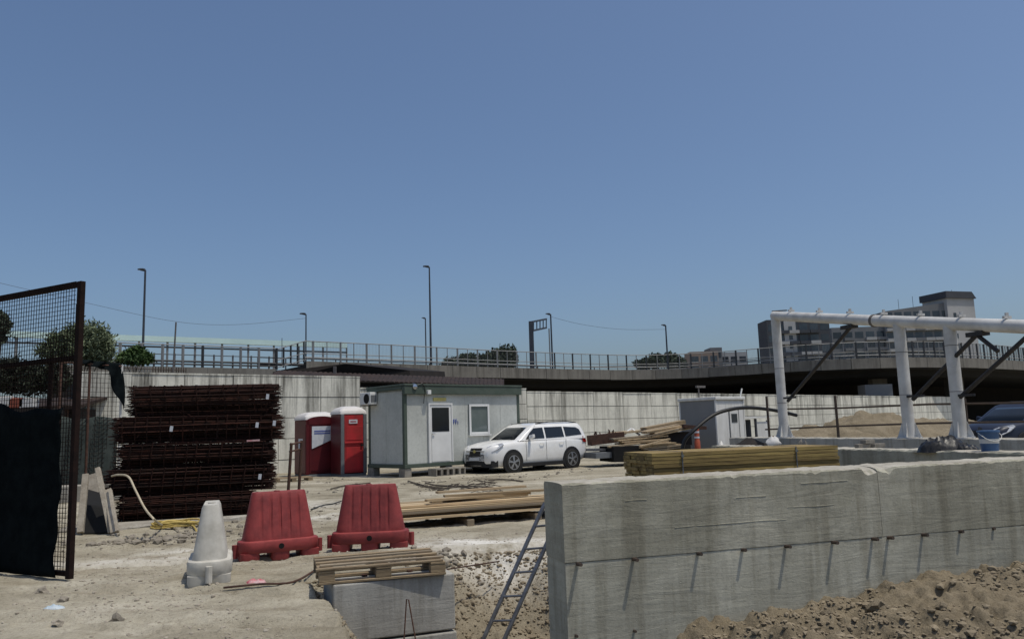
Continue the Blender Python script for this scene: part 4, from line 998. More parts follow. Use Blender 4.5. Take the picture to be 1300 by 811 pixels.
for lay in range(5):
    y = rng.uniform(-.10, .10)+.035*lay; lim = 1.22-.09*lay
    while y < lim:
        wv = rng.choice((.12, .16, .2, .24)); L = rng.uniform(2.6, 4.1)
        p = base+Lc*(-.45+rng.uniform(-.45, .6))+Ln*y; p.z = z+rng.uniform(0, .004)
        loose('new_plank' if rng.random() < .8 else 'grey_plank', wv, p, pkr+rng.uniform(-1.3, 1.3)*(1+.4*lay), L, 'sawn pale timber plank in the low stack behind the red barriers', 'planks in the low stack')
        y += wv+.012+rng.uniform(0, .06)
    z += .042
for k in range(4):
    p = base+Lc*rng.uniform(.1, 1.5)+Ln*rng.uniform(.1, .7); p.z = z+.038*k
    loose('new_plank', .12, p, pkr+rng.uniform(-5, 5), rng.uniform(1.4, 2.4), 'pale plank lying askew on top of the low stack behind the red barriers', 'askew planks on the low stack')

# ------------------------------------------------------------------ yellow board bundle behind the wall
yb0 = at(829, 590, 9.05); YR = 16.4
yb = thing('board_bundle', 'tall strapped stack of yellow formwork boards behind the foundation wall', 'lumber', (yb0.x, yb0.y, G(yb0.x, yb0.y)), YR)
YT = at(829, 575, 9.05).z-G(yb0.x, yb0.y); ny_ = int((YT-.08)/.042)
bu = MB().box(0, 2.46, 0, .195, 0, .038).mesh('board'); bu.materials.append(MATS['yellow_ply'])
for k in range(ny_):
    for c in range(4):
        inst('board', bu, yb, Matrix.Translation((rng.uniform(-.018, .018)+(.03 if (k//5) % 2 else 0), .2*c+rng.uniform(0, .004)+(.012 if (k//4) % 2 else 0), YT-.042*(k+1)+.001)))
for x in (.5, 1.9):
    MB().box(x, x+.1, 0, .8, -.03, YT-.042*ny_-.002).build('bearer', 'grey_plank', yb)
for x in (.36, 1.86):
    MB().box(x, x+.014, -.006, -.003, .1, YT+.004).box(x, x+.014, -.006, .83, YT+.004, YT+.007).build('strap', 'aluminium', yb)
    MB().box(x-.01, x+.024, -.016, -.007, YT-.06, YT-.03).build('strap_buckle', 'chrome', yb)

# ------------------------------------------------------------------ white steel frame
fr = thing('canopy_skeleton', 'white tubular steel canopy skeleton with sloping beam and dark braces', 'steel structure', (B0.x, B0.y, PLZ))
def bpnt(px, py): return vp(px, py, B0, NN)
bl0, bl1 = bpnt(984, 401), bpnt(1300, 414.5); dirb = (bl1-bl0).normalized(); bend = bl0+dirb*9.5
RB = .135
jt = bpnt(1110, 407)
MB().path([bl0-dirb*.05, jt], RB*.96, 20).build('beam', 'frame_white', fr, world=True, smooth=True)
MB().path([jt, bend], RB*.98, 20).build('beam', 'frame_white', fr, world=True, smooth=True)
MB().path([jt-dirb*.03, jt+dirb*.03], RB*1.13, 20).build('flange', 'old_pole', fr, world=True, smooth=True)
MB().path([bl0-dirb*.12+Vector((0, 0, .13)), bl0+dirb*.55+Vector((0, 0, .17))], .02, 6).build('edge_lip', 'old_pole', fr, world=True)
colx = [(985, 1005), (1141, 1153), (1205, 1214)]
for (pt, pb) in colx:
    top = bpnt(pt, 412); bb = bpnt(pb, 545); bb = Vector((top.x, top.y, PLZ)); 
    tz = bl0.z+(Vector((top.x-bl0.x, top.y-bl0.y)).length)*dirb.z/math.hypot(dirb.x, dirb.y)
    c = MB().path([Vector((top.x, top.y, PLZ)), Vector((top.x, top.y, tz-.02))], .126, 20).build('column', 'frame_white', fr, world=True, smooth=True)
    MB().path([Vector((top.x, top.y, PLZ-.01)), Vector((top.x, top.y, PLZ+.025))], .26, 20).build('base_plate', 'frame_white', c, world=True)
    for a in range(4):
        v = Vector((math.cos(R_(45+90*a)), math.sin(R_(45+90*a)), 0)); q = Vector((top.x, top.y, PLZ+.02))
        MB().prism([q+v*.13, q+v*.25, q+v*.135+Vector((0, 0, .32))], Vector((-v.y, v.x, 0))*.014).build('gusset', 'frame_white', c, world=True)
    for zz_ in (1.95, 2.9): MB().path([Vector((top.x, top.y, zz_-.006)), Vector((top.x, top.y, zz_+.006))], .1295, 20).build('weld_seam', 'old_pole', c, world=True)
def brace(a, b):
    off_ = -U*.02
    MB().tube(bpnt(*a)+off_, bpnt(*b)+off_, .045, n=8).build('brace', 'brace_steel', fr, world=True)
brace((1001, 509), (1080, 416)); brace((1160, 507), (1240, 426)); brace((1219, 505), (1304, 428)); brace((1241, 425), (1268, 446))
for (px, py) in ((1000, 505), (1157, 503), (1218, 502)):
    q = bpnt(px, py); MB().obox(q-U*.05-NN*.1, q-U*.05+NN*.42, .05, .05).build('bracket', 'brace_steel', fr, world=True)
for (px, py) in ((1078, 415), (1241, 424)):
    q = bpnt(px, py); MB().obox(q-NN*.2, q+NN*.2, .2, .09).build('bracket', 'brace_steel', fr, world=True)
for px in (1005, 1041, 1080, 1123, 1170, 1222, 1280):
    q = bpnt(px, 400); k = (q-bl0).dot(dirb); q = bl0+dirb*k+Vector((0, 0, RB))
    MB().obox(q-U*.09+Vector((0, 0, .03)), q+U*.09+Vector((0, 0, .03)), .05, .05).obox(q, q+Vector((0, 0, .12)), .05, .05).build('clip', 'frame_white', fr, world=True)

# ------------------------------------------------------------------ scaffold-tube railing behind the columns
rl = thing('pipe_railing', 'dark scaffold tube railing running behind the white columns', 'railing', (B0.x, B0.y, PLZ))
RL0 = B0+U*.22
def rpnt(px, py): return vp(px, py, RL0, NN)
for (px, yt, lean) in ((973, 503, 7), (1060, 502, 3), (1224, 506, 0)):
    a = rpnt(px, yt); b = Vector((a.x, a.y, PLZ))+NN*.0; MB().tube(b, a, .035, n=7).build('post', 'rail_steel', rl, world=True)
MB().path([rpnt(1000, 519), rpnt(1062, 518), rpnt(1180, 513), rpnt(1310, 511)], .026, 6).build('rail', 'rail_steel', rl, world=True)
MB().path([rpnt(972, 545), rpnt(1062, 541), rpnt(1180, 537), rpnt(1310, 535)], .026, 6).build('rail', 'rail_steel', rl, world=True)

# ------------------------------------------------------------------ black pipe arching over the yard
pts = smooth_pts([at(863, 592, 23), at(868, 562, 23), at(880, 547, 23), at(905, 527, 23.3), at(930, 519, 23.6), at(955, 517.5, 24), at(985, 521, 24.4), at(1011, 527, 24.8)], 6)
tag(MB().path(pts, .055, 8).build('black_pipe', 'black_hose', smooth=True), 'bent black plastic pipe arching in front of the white hut', 'pipe')

# ------------------------------------------------------------------ white hut with grey side and its open annex
H0 = at(912, 570, 31); HR = 40; hz0 = G(H0.x, H0.y)
hut = thing('white_hut', 'small white site hut with grey side panel behind the lumber', 'hut', (H0.x, H0.y, hz0), HR)
Ih = wm(hut).inverted(); dH = (math.cos(R_(HR)), math.sin(R_(HR)))
def hl_(px, py): return Ih @ vp(px, py, H0, dH)
hL = hl_(946, 540).x; hT = hl_(912, 504).z; hWd = 1.75
MB().box(.04, hL-.04, .04, hWd-.02, .08, hT-.1).build('core', 'hut_white', hut)
MB().box(.0, .038, .06, hWd-.06, .12, hT-.12).build('side_panel', 'hut_grey', hut)
for k in range(3): MB().box(.07+(hL-.14)*k/3+.004, .07+(hL-.14)*(k+1)/3-.004, 0, .038, .12, hT-.2).build('wall_panel', 'hut_white', hut)
for x in (-.01, hL-.06):
    for y in (-.012, hWd-.05): MB().box(x, x+.068, y, y+.06, .1, hT-.1).build('corner_post', 'hut_white', hut)
MB().box(-.05, hL+.05, -.06, hWd+.04, hT-.1, hT+.02).build('roof', 'hut_white', hut, bevel=.02)
MB().box(-.02, hL+.02, -.02, hWd, 0, .1).build('base_frame', 'hut_grey', hut)
a, b = hl_(926.5, 540), hl_(937.5, 540); dr = MB().box(a.x, b.x, -.03, -.003, .14, hl_(930, 521).z).build('door', 'hut_white', hut, bevel=.006)
zz0, zz1 = hl_(931, 536).z, hl_(931, 525).z
MB().box(a.x+.1, b.x-.1, -.042, -.032, zz0, zz1).build('pane', 'window_glass', dr)
for x in (a.x-.03, b.x+.002): MB().box(x, x+.028, -.04, -.003, .14, hl_(930, 521).z+.03).build('frame', 'hut_grey', dr)
q = hl_(888, 496); MB().tube((.2, .9, hT), (.2, .9, hT+.5), .025, n=6).box(.05, .6, .86, .94, hT+.42, hT+.5).build('lamp_arm', 'old_pole', hut)
MB().tube((hL-.05, .1, hT), (hL+.1, .1, hT+.35), .03, n=6).build('stub_pipe', 'hut_white', hut)
an = thing('grey_annex', 'open grey metal annex with dark doorway beside the white hut', 'hut', wm(hut) @ Vector((hL+.12, .15, 0)), HR)
aT = hT-.85
MB().box(0, .1, 0, .1, 0, aT).build('post', 'hut_white', an); MB().box(1.75, 1.85, 0, .1, 0, aT-.1).build('post', 'hut_grey', an)
MB().box(0, 1.85, .9, 1.0, 0, aT-.05).build('back_panel', 'flat_dark', an)
MB().box(.95, 1.75, .02, .06, .1, aT-.15).build('front_panel', 'hut_white', an)
MB().box(-.05, 1.95, -.05, 1.1, aT, aT+.07).build('roof', 'hut_white', an)
MB().box(.85, .94, .0, .07, .05, aT-.02).build('door_post', 'flat_dark', an)

# ------------------------------------------------------------------ heap of broken timber
def bar(name, label, cat, a, b, wd, ht, mat, group=None):
    return tag(MB().obox(a, b, wd, ht).build(name, mat), label, cat, group)
GH_ = 'discarded timber heap'
tp = [((748, 559, 30), (790, 554, 30.3), .5, .36, 'rust_pole', 'rusty brown steel tray at the car end of the timber heap', 'tray', 'steel_tray'),
      ((783, 561, 29.6), (835, 557, 30), .6, .32, 'new_plank', 'thick pale timber sheaf in the middle of the timber heap', 'timber', 'timber_sheaf'),
      ((820, 551, 30), (869, 541, 30.4), .7, .28, 'grey_plank', 'tilted board sheaf on top of the timber heap', 'timber', 'timber_sheaf'),
      ((817, 545, 30.6), (866, 535.5, 31), .6, .14, 'new_plank', 'uppermost tilted board of the timber heap', 'timber', 'board'),
      ((815, 570, 29.2), (856, 566, 29.6), .5, .30, 'new_plank', 'short timber sheaf low in the heap by the black pipe', 'timber', 'timber_sheaf'),
      ((772, 567, 29.2), (812, 563, 29.4), .2, .06, 'new_plank', 'thin splintered board jutting from the heap front', 'board', 'board'),
      ((812, 567, 28.9), (850, 557, 29.2), .16, .05, 'new_plank', 'pale lath propped across the heap front', 'board', 'board'),
      ((775, 550, 30.6), (812, 547, 31), .5, .08, 'new_plank', 'flat pale board behind the rusty tray', 'board', 'board'),
      ((792, 551, 30.8), (802, 544, 31), .12, .05, 'white_paint', 'white lath leaning upright on the heap, nearer the car', 'board', 'board'),
      ((802, 544, 31), (812, 552, 30.8), .12, .05, 'white_paint', 'white lath leaning upright on the heap, nearer the hut', 'board', 'board'),
      ((845, 541, 31), (866, 537, 31), .3, .2, 'black_hole', 'black plastic tray on the uppermost board', 'tray', 'plastic_tray'),
      ((866, 541, 30), (894, 543, 30.2), .4, .12, 'rust_pole', 'rusty steel section beyond the tilted boards', 'steel section', 'steel_section'),
      ((748, 578, 29.4), (800, 575, 30), 1.1, .2, 'toilet_grey', 'grey metal sheet pile under the rusty tray', 'metal sheets', 'sheet_pile'),
      ((746, 571, 29.8), (772, 570, 30.2), .9, .08, 'aluminium', 'light metal sheet on the grey sheet pile', 'metal sheet', 'metal_sheet'),
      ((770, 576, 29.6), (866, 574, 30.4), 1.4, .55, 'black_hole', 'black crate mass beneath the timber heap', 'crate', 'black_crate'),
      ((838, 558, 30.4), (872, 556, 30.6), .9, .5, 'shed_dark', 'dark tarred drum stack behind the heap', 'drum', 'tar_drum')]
for (a, b, wd, ht, mt, lb, ct, nm) in tp:
    if nm != 'timber_sheaf': bar(nm, lb, ct, at(*a), at(*b), wd, ht, mt, GH_); continue
    A_, B_ = at(*a), at(*b); t = thing(nm, lb, ct, A_-Vector((0, 0, ht/2)), 0, GH_); nb_ = max(4, int(ht/.055)); dd_ = (B_-A_).normalized(); sd_ = Vector((-dd_.y, dd_.x, 0)).normalized()
    for k in range(nb_):
        zo = -ht/2+ht*(k+.5)/nb_
        for c_ in range(2):
            o1 = dd_*rng.uniform(-.3, .25); o2 = dd_*rng.uniform(-.25, .35)+Vector((0, 0, rng.uniform(-.05, .05)))+sd_*rng.uniform(-.12, .12)
            s0_ = sd_*((c_-.5)*wd*.5+rng.uniform(-.06, .06))
            MB().obox(A_+o1+s0_+Vector((0, 0, zo)), B_+o2+s0_+Vector((0, 0, zo)), wd*.42, ht/nb_*.72).build('board', 'new_plank' if rng.random() < .55 else 'grey_plank', t, world=True)
sk = thing('spiked_bar', 'row of bent rusty spikes standing in the steel tray', 'spikes', at(767, 553, 30))
for k in range(14):
    q = at(752+rng.uniform(0, 30), 553-rng.uniform(0, 2), 30); MB().tube(q-Vector((0, 0, .1)), q+Vector((rng.uniform(-.05, .05), 0, rng.uniform(.05, .2))), .02, n=4).build('spike', 'rust_pole', sk, world=True)
for (px, py, k) in ((885, 558, 0), (826, 538, 1)):
    q = at(px, py, 27.5 if k == 0 else 31.5)
    if k == 0:
        t = thing('traffic_drum', 'small orange ringed marker post by the white hut', 'marker', (q.x, q.y, q.z-.35))
        MB().lathe([(.1, 0), (.1, .3), (.085, .32), (.085, .75), (.03, .8)], n=12).build('post_body', 'cone_orange', t, smooth=True)
        for z in (.4, .58): MB().lathe([(.089, 0), (.089, .06)], (0, 0, z), 12).build('band', 'sticker', t)
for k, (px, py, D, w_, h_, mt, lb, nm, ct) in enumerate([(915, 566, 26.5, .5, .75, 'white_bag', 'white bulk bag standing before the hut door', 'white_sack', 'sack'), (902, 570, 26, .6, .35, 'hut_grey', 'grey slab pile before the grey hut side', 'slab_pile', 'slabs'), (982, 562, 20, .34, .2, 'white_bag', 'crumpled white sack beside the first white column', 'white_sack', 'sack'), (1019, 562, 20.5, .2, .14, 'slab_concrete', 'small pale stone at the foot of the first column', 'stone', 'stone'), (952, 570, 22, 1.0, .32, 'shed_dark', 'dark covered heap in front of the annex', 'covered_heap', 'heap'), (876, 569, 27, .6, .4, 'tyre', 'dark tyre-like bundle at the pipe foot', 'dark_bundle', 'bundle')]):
    q = at(px, py, D); g0 = G(q.x, q.y) if D > 22.5 else PLZ-.3
    m = MB(); nr = 9; rings = []
    for i in range(nr):
        u = i/(nr-1); r = math.sin(math.pi*(.12+.88*(1-u)*.55+.0))**.7*(1-u**3*.55)
        rings.append([(w_*.5*r*math.cos(a)*(1+.18*math.sin(3*a+k+i)), w_*.4*r*math.sin(a)*(1+.2*math.cos(2*a+k)), u*(h_+(q.z-g0 if False else 0))*(1+.15*math.sin(2*a+k))) for a in [2*math.pi*j/14 for j in range(14)]])
    o = m.rings(rings).build(nm, mt, smooth=True); o.location = (q.x, q.y, min(g0, q.z)+.0 if D > 22.5 else q.z-.05); tag(o, lb, ct)

# ------------------------------------------------------------------ things on and behind the return wall at the right
def onret(px, py): return vp(px, py, RW0+U*.2, NN)
q = onret(1257, 571); bk_ = thing('bucket', 'blue and white plastic bucket standing on the return wall', 'bucket', (q.x, q.y, WTOP))
MB().lathe([(.085, 0), (.105, .20), (.112, .21), (.112, .225), (.1, .225)], n=22).build('bucket_body', 'bucket_blue', bk_, smooth=True)
MB().lathe([(.0945, .085), (.1005, .135)], n=22).build('label_band', 'hut_white', bk_, smooth=True)
MB().lathe([(.114, .205), (.114, .222), (.1, .226)], n=22).build('lid', 'bucket_blue', bk_, smooth=True)
MB().path([(.112, 0, .2)]+[(.115*math.cos(R_(a)), -.03-.09*math.sin(R_(a)), .2-.09*math.sin(R_(a))) for a in range(20, 180, 20)]+[(-.112, 0, .2)], .004, 5).build('handle', 'hut_white', bk_)
def heapmesh(c, wd, dp, ht, seed, n=40):
    m = MB(); rows = 16; cols = 28
    for i in range(rows+1):
        for j in range(cols+1):
            u, v = j/cols*2-1, i/rows*2-1; e = max(0, 1-(u*u+v*v)); r = e**.6
            nz_ = float(fbm(np.array([u*2.5+seed]), np.array([v*2.5]), 4, seed, .65)[0])
            m.v.append((c[0]+u*wd/2, c[1]+v*dp/2, c[2]+ht*r*(.75+.7*nz_)-(.02 if e <= 0 else 0)))
    for i in range(rows):
        for j in range(cols): k = i*(cols+1)+j; m.f.append((k, k+1, k+cols+2, k+cols+1))
    return m
q = onret(1205, 571); h = thing('black_plastic_heap', 'crumpled black plastic bags heaped on the return wall', 'plastic bags', (q.x, q.y, WTOP))
MB(); heapmesh((0, .1, 0), .62, .36, .17, 5).build('crumpled_bag', 'black_bag', h, smooth=True); heapmesh((.18, .0, 0), .3, .3, .09, 9).build('crumpled_bag', 'black_bag', h, smooth=True)
for k, (dx, dz) in enumerate(((0, 0), (.21, 0), (.1, .055))):
    q = onret(1090, 567); o = thing('paving_brick', ['grey brick on the return wall nearest the boards', 'grey brick on the return wall nearest the plastic bags', 'grey brick resting on top of the other two bricks'][k], 'brick', (q.x+dx, q.y-.1*dx, WTOP+dz), 12+9*k)
    MB().box(0, .19, 0, .09, 0, .054).build('brick_body', 'slab_concrete', o, bevel=.005)
# dark car parked beyond the plinth wall, cut by the picture edge
q = at(1238, 540, 24); dk = dup(car, (0, 0, 0), 0, 'dark blue car parked beyond the plinth wall at the picture edge')
hd = R_(24); fx, fy = -math.cos(hd), -math.sin(hd); lx, ly = -fy, fx
Md = Matrix(((fx, lx, 0, 0), (fy, ly, 0, 0), (0, 0, 1, 0), (0, 0, 0, 1))); oc = Vector((q.x, q.y, 0))-Vector((fx, fy, 0))*2.25
Md.translation = (oc.x, oc.y, G(oc.x, oc.y)+.0); dk.matrix_basis = Md
def remat(o, old, new):
    for sl_ in o.material_slots:
        if sl_.material and sl_.material.name == old: sl_.link = 'OBJECT'; sl_.material = MATS[new]
    for ch in o.children: remat(ch, old, new)
remat(dk, 'car_white', 'car_navy')
q = at(1225, 545, 21); hp_ = thing('dark_scrap_heap', 'dark scrap heap between last column and dark car', 'scrap heap', (q.x, q.y, G(q.x, q.y)))
heapmesh((0, 0, .2), 1.2, .9, at(1225, 541, 21).z-.1, 23).build('scrap', 'black_bag', hp_, smooth=True)

# ------------------------------------------------------------------ spoil heaps in front of the long panel wall
for k, (hx, hy, hh, hw) in enumerate(SPOIL):
    n1_, n2_ = 64, 44; u_, v_ = np.meshgrid(np.linspace(-1, 1, n1_), np.linspace(-1, 1, n2_)); rr2 = u_*u_+v_*v_
    f_ = np.clip(1-rr2, 0, 1)**1.1*(1+.5*fbm(u_*2.2+k*5, v_*2.2, 5, 60+k, .62))+.10*np.clip(1-rr2, 0, 1)*np.abs(fbm(u_*9, v_*9, 3, 70+k))
    P_ = np.stack([hx+u_*hw*1.9, hy+v_*hw*1.2, -.06+(hh+.06)*f_], -1).reshape(-1, 3)
    i_ = (np.arange(n2_-1)[:, None]*n1_+np.arange(n1_-1)[None, :]).reshape(-1); q_ = np.stack([i_, i_+1, i_+n1_+1, i_+n1_], -1)
    me_ = bpy.data.meshes.new('dirt_heap'); me_.from_pydata(P_.tolist(), [], q_.tolist()); me_.update()
    a_ = me_.attributes.new('moist', 'FLOAT', 'POINT'); a_.data.foreach_set('value', np.full(len(P_), .9, np.float32))
    me_.polygons.foreach_set('use_smooth', [True]*len(me_.polygons))
    tag(link('dirt_heap', me_, 'ground'), ['low brown dirt heap just right of the first white column', 'broad dirt heap between first and second white column', 'dirt heap seen right behind the second white column', 'dirt heap between the second and third white column', 'dirt heap right of the third white column', 'small dirt heap at the foot of the first white column'][k], 'dirt heap', 'dirt heaps by the panel wall')
# black lumps added in the trench to stand in for dark shadow shapes
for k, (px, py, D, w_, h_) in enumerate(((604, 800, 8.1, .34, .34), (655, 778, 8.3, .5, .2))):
    q = at(px, py, D); o = heapmesh((0, 0, -.05), w_, w_*.7, h_, 41+k).build('shade_lump', 'black_bag', smooth=True); o.location = (q.x, q.y, G(q.x, q.y)); tag(o, ['added black lump for the trench shadow left of the ladder', 'added black lump for the trench shadow right of the ladder'][k], 'shadow stand-in')

# ------------------------------------------------------------------ gate at the left
gpst = at(88, 733, 9.0); gz0 = G(gpst.x, gpst.y)
gdir = Vector((-1.32, .72, 0)).normalized()
gate = thing('mesh_gate', 'tall dark steel mesh gate leaf with black shade cloth', 'gate', (gpst.x, gpst.y, gz0), math.degrees(math.atan2(gdir.y, gdir.x)))
Ig = wm(gate).inverted(); gtop = (Ig @ vp(105, 357, gpst, gdir)).z; GLn = 2.3
def gl(px, py): v = Ig @ vp(px, py, gpst, gdir); return v
zm = gl(90, 455).z
MB().box(-.035, .035, -.03, .03, .02, gtop).build('post', 'gate_paint', gate, bevel=.004)
MB().box(.036, GLn, -.028, .028, gtop-.06, gtop-.002).build('top_rail', 'gate_paint', gate)
MB().box(.036, GLn, -.026, .026, zm-.03, zm+.03).build('middle_rail', 'gate_paint', gate)
MB().box(.036, GLn, -.026, .026, .05, .10).build('bottom_rail', 'gate_paint', gate)
MB().box(GLn, GLn+.06, -.03, .03, .02, gtop).build('post', 'gate_paint', gate)
xs_ = gl(78, 600).x; MB().box(xs_+.28, xs_+.31, -.02, .02, .1, zm-.032).build('inner_stile', 'gate_paint', gate)
m = MB(); x = .07
while x < GLn: m.obox((x, .032, .06), (x, .032, gtop-.03), .0055, .0055); x += .052
z = .1
while z < gtop: m.obox((.04, .037, z), (GLn, .037, z), .0055, .0055); z += .052
tag(m.build('wire_mesh', 'gate_paint', gate), kind='stuff')
MB().tube((.09, -.01, gtop-.25), (.075, -.01, .3), .008, n=5).build('edge_wire', 'gate_paint', gate)
zc0, zc1 = gl(40, 517).z, gl(60, 731).z; m = MB(); nu, nv = 40, 24
ce = gl(78, 640).x
for i in range(nv+1):
    for j in range(nu+1):
        u, v = j/nu, i/nv
        zt_ = zc0-.05*math.sin(u*7)-.03*math.sin(u*17+1)+.1*(1-u)**3*0; zb_ = .03
        edge_ = ce-.03+.03*math.sin(v*9)+.025*math.sin(v*23)
        x = edge_+(GLn-edge_)*u
        m.v.append((x, .052+.006*math.sin(u*31+v*3)*(.3+v)+.004*math.sin(v*14+u*5), zt_+(zb_-zt_)*v))
for i in range(nv):
    for j in range(nu): k = i*(nu+1)+j; m.f.append((k, k+1, k+nu+2, k+nu+1))
o = m.build('shade_cloth', 'shade_cloth', gate, smooth=True); sd = o.modifiers.new('thick', 'SOLIDIFY'); sd.thickness = .004

# ------------------------------------------------------------------ fence, cloth and oddments behind the gate
fa, fb = at(62, 520, 21), at(154, 520, 23); fd = (fb-fa); fd.z = 0; FL = fd.length; fd.normalize()
fn = thing('mesh_fence', 'rusty mesh fence with dark green cloth beyond the gate', 'fence', (fa.x, fa.y, G(fa.x, fa.y)), math.degrees(math.atan2(fd.y, fd.x)))
If = wm(fn).inverted(); fT = (If @ vp(153, 463, fa, fd)).z
def fl(px, py): return If @ vp(px, py, fa, fd)
for px in (75, 112, 153): x = fl(px, 520).x; MB().tube((x, 0, 0), (x, 0, fT), .035, n=7).build('post', 'frame_white' if px == 153 else 'rust_pole', fn)
m = MB(); x = .1
while x < FL: m.obox((x, .03, .1), (x, .03, fT-.05), .009, .009); x += .13
z = .15
while z < fT: m.obox((0, .035, z), (FL, .035, z), .009, .009); z += .13
tag(m.build('wire_mesh', 'gate_paint', fn), kind='stuff')
for z in (.08, fT-.04): MB().tube((0, 0, z), (FL, 0, z), .025, n=6).build('rail', 'rust_pole', fn)
c0 = fl(103, 530); c1 = fl(151, 585)
m = MB(); nu, nv = 30, 8
for i in range(nv+1):
    for j in range(nu+1):
        u, v = j/nu, i/nv; m.v.append((fl(60, 540).x+(FL-.02-fl(60, 540).x)*u, .06+.05*math.sin(u*19+v*2), c0.z+.04*math.sin(u*11)+(.25-c0.z)*v))
for i in range(nv):
    for j in range(nu): k = i*(nu+1)+j; m.f.append((k, k+1, k+nu+2, k+nu+1))
m.build('green_cloth', 'green_cloth', fn, smooth=True).modifiers.new('thick', 'SOLIDIFY').thickness = .006
m = MB(); nu, nv = 24, 10
for i in range(nv+1):
    for j in range(nu+1):
        u, v = j/nu, i/nv; px = 100+55*u; top = 456+6*u; bot = 462+12*u+46*max(0, (u-.62)/.38)**.8; q = fl(px, top+(bot-top)*v); m.v.append((q.x, -.06+.07*math.sin(u*21+v*4), q.z))
for i in range(nv):
    for j in range(nu): k = i*(nu+1)+j; m.f.append((k, k+1, k+nu+2, k+nu+1))
m.build('torn_net', 'shade_cloth', fn, smooth=True).modifiers.new('thick', 'SOLIDIFY').thickness = .006
lg = thing('concrete_ledge', 'low pale concrete ledge below the mesh fence', 'ledge', (fa.x, fa.y-.9, 0), 12)
MB().box(-.2, 3.2, 0, .5, -.1, .42).build('ledge_body', 'slab_concrete', lg, bevel=.03)
# rubble slabs leaning between gate and stack
for k, (a, b, D, wd, lb) in enumerate([((102, 676), (109, 602), 13.2, .10, 'thin concrete slab leaning nearest the gate post'), ((141, 676), (124, 594), 13.1, .08, 'long concrete strip leaning between gate and rebar stack'), ((146, 676), (137, 622), 13.0, .12, 'short concrete slab leaning against the rebar stack foot'), ((120, 660), (116, 603), 14.2, .22, 'square concrete slab standing behind the leaning strips')]):
    o = MB().obox(at(*a, D), at(*b, D+.5), wd, .07, up=(.2, -1, .2)).build('concrete_slab', 'rubble', bevel=.008); tag(o, lb, 'slab', 'leaning concrete slabs')
q = at(122, 660, 13.9); o = MB().hexa([at(101, 678, 13.3), at(148, 676, 13.3), at(147, 668, 14.6), at(103, 668, 14.6), at(108, 640, 13.7), at(141, 644, 13.7), at(144, 626, 14.6), at(110, 618, 14.6)]).build('dark_filler', 'black_hole', bevel=.03); tag(o, 'black solid filling the dark interior under the leaning concrete slabs', 'sheets')  # black solid closing the dark interior behind the slabs
# dark lean-to and clutter seen through the gate mesh
p = at(30, 520, 25.5); ln_ = thing('dark_lean_to', 'dark lean-to with low roof seen through the gate mesh', 'shed', (p.x, p.y, 0), 8)
MB().box(-3.5, 1.4, .6, 2.2, 0, 2.6).build('wall', 'shed_dark', ln_); MB().hexa([(-3.8, -.2, 2.55), (1.7, -.2, 2.55), (1.7, 2.4, 2.95), (-3.8, 2.4, 2.95), (-3.8, -.2, 2.65), (1.7, -.2, 2.65), (1.7, 2.4, 3.05), (-3.8, 2.4, 3.05)]).build('roof', 'shed_roof', ln_)
for x in (-2.2, -.4, 1.3): MB().tube((x, 0, 0), (x, 0, 2.55), .05, n=6).build('post', 'rust_pole', ln_)
for k, (px, py, mt, lb) in enumerate([(24, 511, 'brick_red', 'red brick stack on the lean-to shelf'), (9, 509, 'white_bag', 'white sack beside the red bricks on the lean-to shelf'), (37, 511, 'white_bag', 'white block right of the red bricks on the lean-to shelf')]):
    q = at(px, py, 24); o = MB().box(q.x-.22, q.x+.22, q.y-.15, q.y+.15, q.z-.16, q.z+.14).build(['brick_stack', 'white_sack', 'white_block'][k], mt, bevel=.03); tag(o, lb, ['bricks', 'sack', 'block'][k])
q = at(25, 517, 24.1); tag(MB().box(q.x-1.6, q.x+1.2, q.y-.3, q.y+.3, .02, q.z-.06).build('storage_shelf', 'shed_dark'), 'dark storage bench carrying bricks and sacks in the lean-to', 'bench')
# small picket fence
pa, pb = at(150, 470, 31.5), at(236, 473, 36); pf = thing('picket_fence', 'small pale picket fence on the wall beneath the dark green bush', 'fence', pa)
for k in range(26):
    p = pa.lerp(pb, k/25); MB().obox(Vector((p.x, p.y, 3.88)), p+Vector((0, 0, .22)), .03, .03).build('picket', 'deck_rail' if k < 12 else 'rail_steel', pf, world=True)
MB().tube(pa+Vector((0, 0, .1)), pb+Vector((0, 0, .1)), .02, n=5).build('rail', 'rail_steel', pf, world=True)

# ------------------------------------------------------------------ poles, sign gantry, wires
def lamp(label, top, by, D, r0, r1, head=1, name='street_lamp', mat='lamp_post', bx=None, group='street lamps along the viaduct'):
    a = at(top[0], top[1], D); t = thing(name, label, 'lamp' if head else 'pole', (a.x, a.y, 0), 0, group if head else None)
    zb = at(top[0], by, D).z-1.5
    lean = Vector((0, 0, 0)) if bx is None else at(bx, by, D)-at(top[0], by, D)
    lean.z = 0
    MB().tube((lean.x, lean.y, zb), (0, 0, a.z), r0*.6, r1*.6, n=8).build('post', mat, t)
    if head:
        MB().tube((0, 0, a.z-.03), (-.3*head, 0, a.z+.04), r1*.7, n=6).build('arm', mat, t)
        MB().rings([rr_ring(.06, .08, .03, a.z-.0, 3, -.2*head), rr_ring(.24, .12, .06, a.z+.03, 3, -.26*head), rr_ring(.23, .11, .06, a.z+.1, 3, -.26*head), rr_ring(.1, .06, .03, a.z+.13, 3, -.26*head)]).build('lamp_head', mat, t)
    return t
lamp('tall thick dark lamp post above the rebar stack', (184.5, 343), 470, 52, .15, .11)
lamp('lamp post at the viaduct corner with overhead wire', (388.5, 399), 462, 62, .11, .08)
lamp('shorter lamp post of the close pair behind the cabin', (540, 404), 466, 105, .16, .13)
lamp('tallest lamp post, behind the cabin', (545, 339), 466, 62, .17, .09)
lamp('slim lamp post right of the sign gantry', (699, 399), 470, 78, .15, .12)
